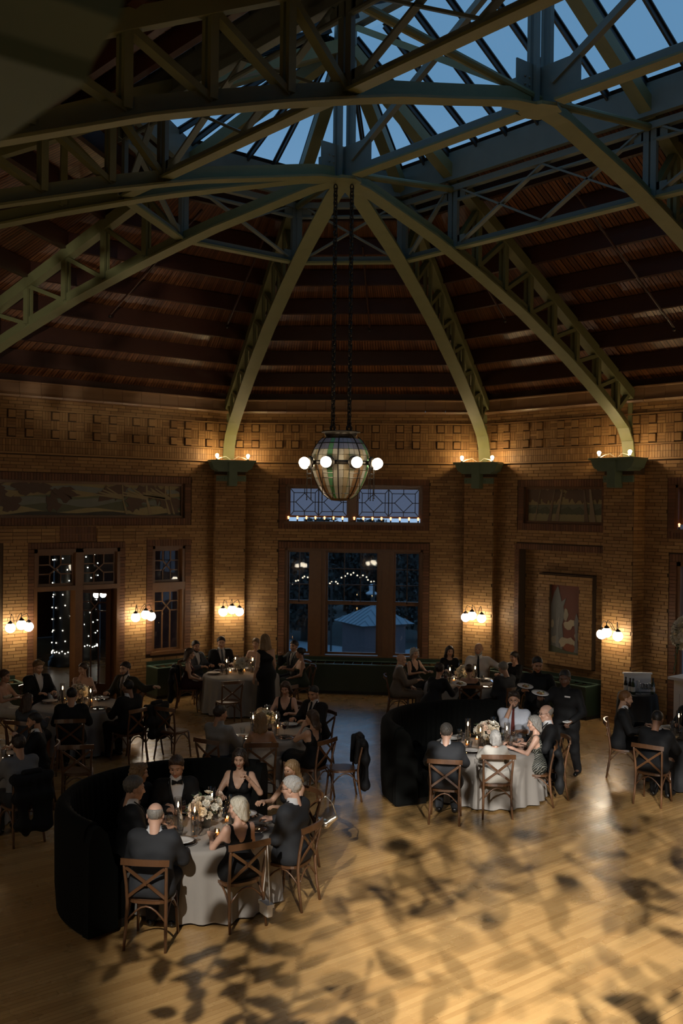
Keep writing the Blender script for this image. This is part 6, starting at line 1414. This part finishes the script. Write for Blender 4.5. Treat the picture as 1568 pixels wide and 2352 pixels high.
# plates in the waiters' hands
for p, s, lab in ((s2, 1, 'plate of food held up by the waiter with the name badge'), (s1, 1, 'plate of food held by the young waiter'), (s3, 1, 'plate of food held by the bending woman in glasses'), (s2, -1, 'folded white napkin cloth in the hand of the waiter with the name badge')):
    S, E_, T, _ = p['arm'][s]; d = (T-E_)/np.linalg.norm(T-E_); c = world_pt(p, T+d*.13+np.array((0,0,.025)))
    if s == 1:
        x = meal(c, lab, None, .4); x.rotation_euler = (math.radians(10), math.radians(-6), .3)
    else: x = MB().box((-.06,-.04,-.005),(.06,.04,.012)).build('cloth', M_card, None, mat=Matrix.Translation(world_pt(p, T+d*.09+np.array((0,0,.03)))), label=lab, cat='cloth')
# bottle table
bx, by, bz = 17.0, 11.4, .752
def bottle(x, y, label, m, sc=1.0, lab=True):
    t = empty('wine_bottle', (x, y, bz)); setp(t, label, 'bottle'); MB().lathe([(.001,0),(.036,0),(.038,.01),(.038,.17),(.030,.21),(.0145,.24),(.0135,.29),(.016,.292),(.016,.30),(.001,.30)], 16).build('glass', m, t, smooth=True)
    if lab: MB().lathe([(.0385,.05),(.0385,.14)], 16).build('paper_label', M_card, t, smooth=True)
    MB().lathe([(.0155,.262),(.017,.30),(.001,.303)], 12).build('foil', M_black, t); return t
Mbg = mat('green_bottle', (.035,.05,.02), .12); Mbd = mat('dark_bottle', (.015,.013,.01), .12); nr = Vector((cR.x, cR.y, 0)); nf = Vector((cF.x, cF.y, 0)).normalized()
for k, (u, v, lab, m) in enumerate(((-.22,.02,'dark wine bottle at the back of the bottle table',Mbd),(-.17,-.1,'dark wine bottle next to the carafe on the bottle table',Mbd),(-.13,-.16,'green wine bottle with white label beside the carafe',Mbg),(.26,-.12,'green wine bottle with white label standing apart by the glasses',Mbg))): p = nr*u+nf*v; bottle(bx+p.x, by+p.y, lab, m)
p = nr*(-.03)+nf*(-.14); cf = empty('carafe', (bx+p.x, by+p.y, bz)); setp(cf, 'clear glass carafe among the bottles', 'carafe'); MB().lathe([(.001,0),(.05,0),(.052,.02),(.05,.12),(.028,.17),(.026,.21),(.038,.25),(.036,.25),(.024,.21),(.026,.17),(.047,.12),(.048,.008),(.001,.008)], 18).build('vessel', G_gl, cf, smooth=True); MB().lathe([(.001,.009),(.046,.01),(.046,.1),(.001,.1)], 14).build('water', MATS['water'], cf)
for k in range(8): p = nr*(.06+.055*(k % 4))+nf*(-.16+.07*(k//4)); wine((bx+p.x, by+p.y, bz), 'empty wine glass standing on the bottle table', 'wine glasses on the bottle table')
p = nr*.03+nf*.12; bo = empty('tray_board', (bx+p.x, by+p.y, bz), -YAW); setp(bo, 'white raised tray board behind the bottles', 'board'); MB().box((-.26,-.01,0),(.26,.01,.34)).build('panel', M_white, bo); MB().box((-.28,-.03,.34),(.28,.03,.37)).build('top_rail', M_white, bo)
# tall flowers on the counter
tf = empty('tall_flower_arrangement', (cc.x+.18, cc.y-.32, 1.2)); setp(tf, 'large white flower ball on a tall vase on the white counter', 'flowers'); r_ = random.Random(8); MB().lathe([(.001,0),(.09,0),(.08,.02),(.03,.06),(.03,.5),(.07,.58),(.001,.58)], 16).build('vase', G_gl, tf, smooth=True)
for k in range(46):
    ph = math.acos(1-1.75*(k+.5)/46); a = k*2.4; d = Vector((math.sin(ph)*math.cos(a), math.sin(ph)*math.sin(a), math.cos(ph))); inst('bloom', ROSES[k % 2*3], tf, Matrix.Translation(Vector((0,0,.80))+d*(.25+.06*r_.random())) @ d.to_track_quat('Z','Y').to_matrix().to_4x4() @ Matrix.Scale(1.5+.6*r_.random(),4))
for k in range(50): a = r_.random()*6.28; d = Vector((math.cos(a), math.sin(a), -.7+1.4*r_.random())).normalized(); inst('leaf', LEAF, tf, Matrix.Translation(Vector((0,0,.78))+d*.29) @ d.to_track_quat('X','Z').to_matrix().to_4x4() @ Matrix.Scale(1.2,4))
vp = [Vector((-.2,.12,.62)), Vector((-.26,.15,.45)), Vector((-.25,.16,.28)), Vector((-.27,.16,.1))]; MB().tube(vp, .004, 5).build('vine', M_lf, tf)
for k in range(16): d = Vector((r_.random()-.5, r_.random()-.5, -.6)).normalized(); f = k/16*2.99; i = int(f); inst('leaf', LEAF, tf, Matrix.Translation(vp[i].lerp(vp[i+1], f-i)) @ d.to_track_quat('X','Z').to_matrix().to_4x4())
# ================================================================== PROJECTOR LAMPS WITH LEAF PLATES (on the gallery truss)
def projector(PL, PA, label, energy, half, seed, color=(1,.90,.74), nb=14, soft=.0035, scale=1.0, leaves=True, blend=.15):
    PL, PA = Vector(PL), Vector(PA); zd = (PA-PL).normalized(); pj = empty('stage_projector', PL); pj.rotation_mode = 'QUATERNION'; pj.rotation_quaternion = zd.to_track_quat('-Z', 'Y'); setp(pj, label, 'projector')
    ld = bpy.data.lights.new('projector_light', 'SPOT'); ld.energy = energy; ld.spot_size = math.radians(2*half); ld.spot_blend = blend; ld.shadow_soft_size = soft; ld.color = color
    link(bpy.data.objects.new('projector_light', ld), pj)
    MB().lathe([(.075,.30),(.075,.03),(.085,.03),(.085,.30),(.001,.31)], 20).build('housing', M_black, pj, smooth=True); MB().tube([(0,.08,.2),(0,.3,.35),(0,.35,.5)], .015, 8).build('clamp_arm', M_black, pj)
    if not leaves: return
    D_ = .34; RG = math.tan(math.radians(half+1.5))*D_; gm = MB(); rg = random.Random(seed); gm.lathe([(RG,0),(RG+.02,0)], 40, (0,0,-D_))
    def gleaf(x, y, a, l, w):
        n = 8; pts = [(l*k/n, w*math.sin(math.pi*(k/n)**.8)) for k in range(n+1)]; poly = pts + [(p, -q) for p, q in reversed(pts[1:-1])]
        gm.add([(x+p*math.cos(a)-q*math.sin(a), y+p*math.sin(a)+q*math.cos(a), -D_) for p, q in poly], [tuple(range(len(poly)))])
    for b in range(nb):
        a0 = b*2.4; r0 = RG*math.sqrt((b+.5)/nb); x, y = r0*math.cos(a0), r0*math.sin(a0); a = rg.random()*6.28; pts = []
        for k in range(10):
            pts.append((x, y)); x += .0125*scale*math.cos(a); y += .0125*scale*math.sin(a); a += (rg.random()-.5)*.6
            if math.hypot(x, y) < RG: gleaf(x, y, a+(1 if k % 2 else -1)*(.7+.4*rg.random()), scale*(.016+.010*rg.random()), scale*(.0040+.0022*rg.random()))
        for (x0, y0), (x1, y1) in zip(pts, pts[1:]):
            d = Vector((x1-x0, y1-y0)); n = Vector((-d.y, d.x)).normalized()*.0007; gm.add([(x0+n.x,y0+n.y,-D_),(x1+n.x,y1+n.y,-D_),(x1-n.x,y1-n.y,-D_),(x0-n.x,y0-n.y,-D_)], [(0,1,2,3)])
    gm.build('leaf_plate', M_black, pj)
    for k in range(3): a = 2*math.pi*k/3; MB().tube([(.08*math.cos(a),.08*math.sin(a),.03),((RG+.015)*math.cos(a),(RG+.015)*math.sin(a),-D_)], .004, 5).build('plate_arm', M_black, pj)
projector((.55,4.2,5.6), (7.3,7.7,0), 'black stage projector with a leaf plate lighting the sofa tables', 2300, 20, 21, nb=30, scale=.7, color=(1,.95,.87), soft=.0016, blend=.6)
projector((.9,-.9,5.9), (7.9,5.3,0), 'black stage projector with a leaf plate lighting the open floor', 9000, 17.5, 5, nb=46, scale=.66, color=(1,.97,.92), soft=.0012, blend=.55)
projector((2.4,-1.8,6.1), (8.6,4.9,0), 'second black stage projector with a leaf plate lighting the open floor', 7500, 19, 77, nb=46, scale=.6, color=(1,.97,.92), soft=.0015, blend=.6)
projector((1.2,6.4,5.2), (9.4,18.8,7.6), 'black stage projector washing the roof boards above the mural', 1500, 9, 8, nb=6, scale=.9, color=(1,.93,.82), blend=.5)
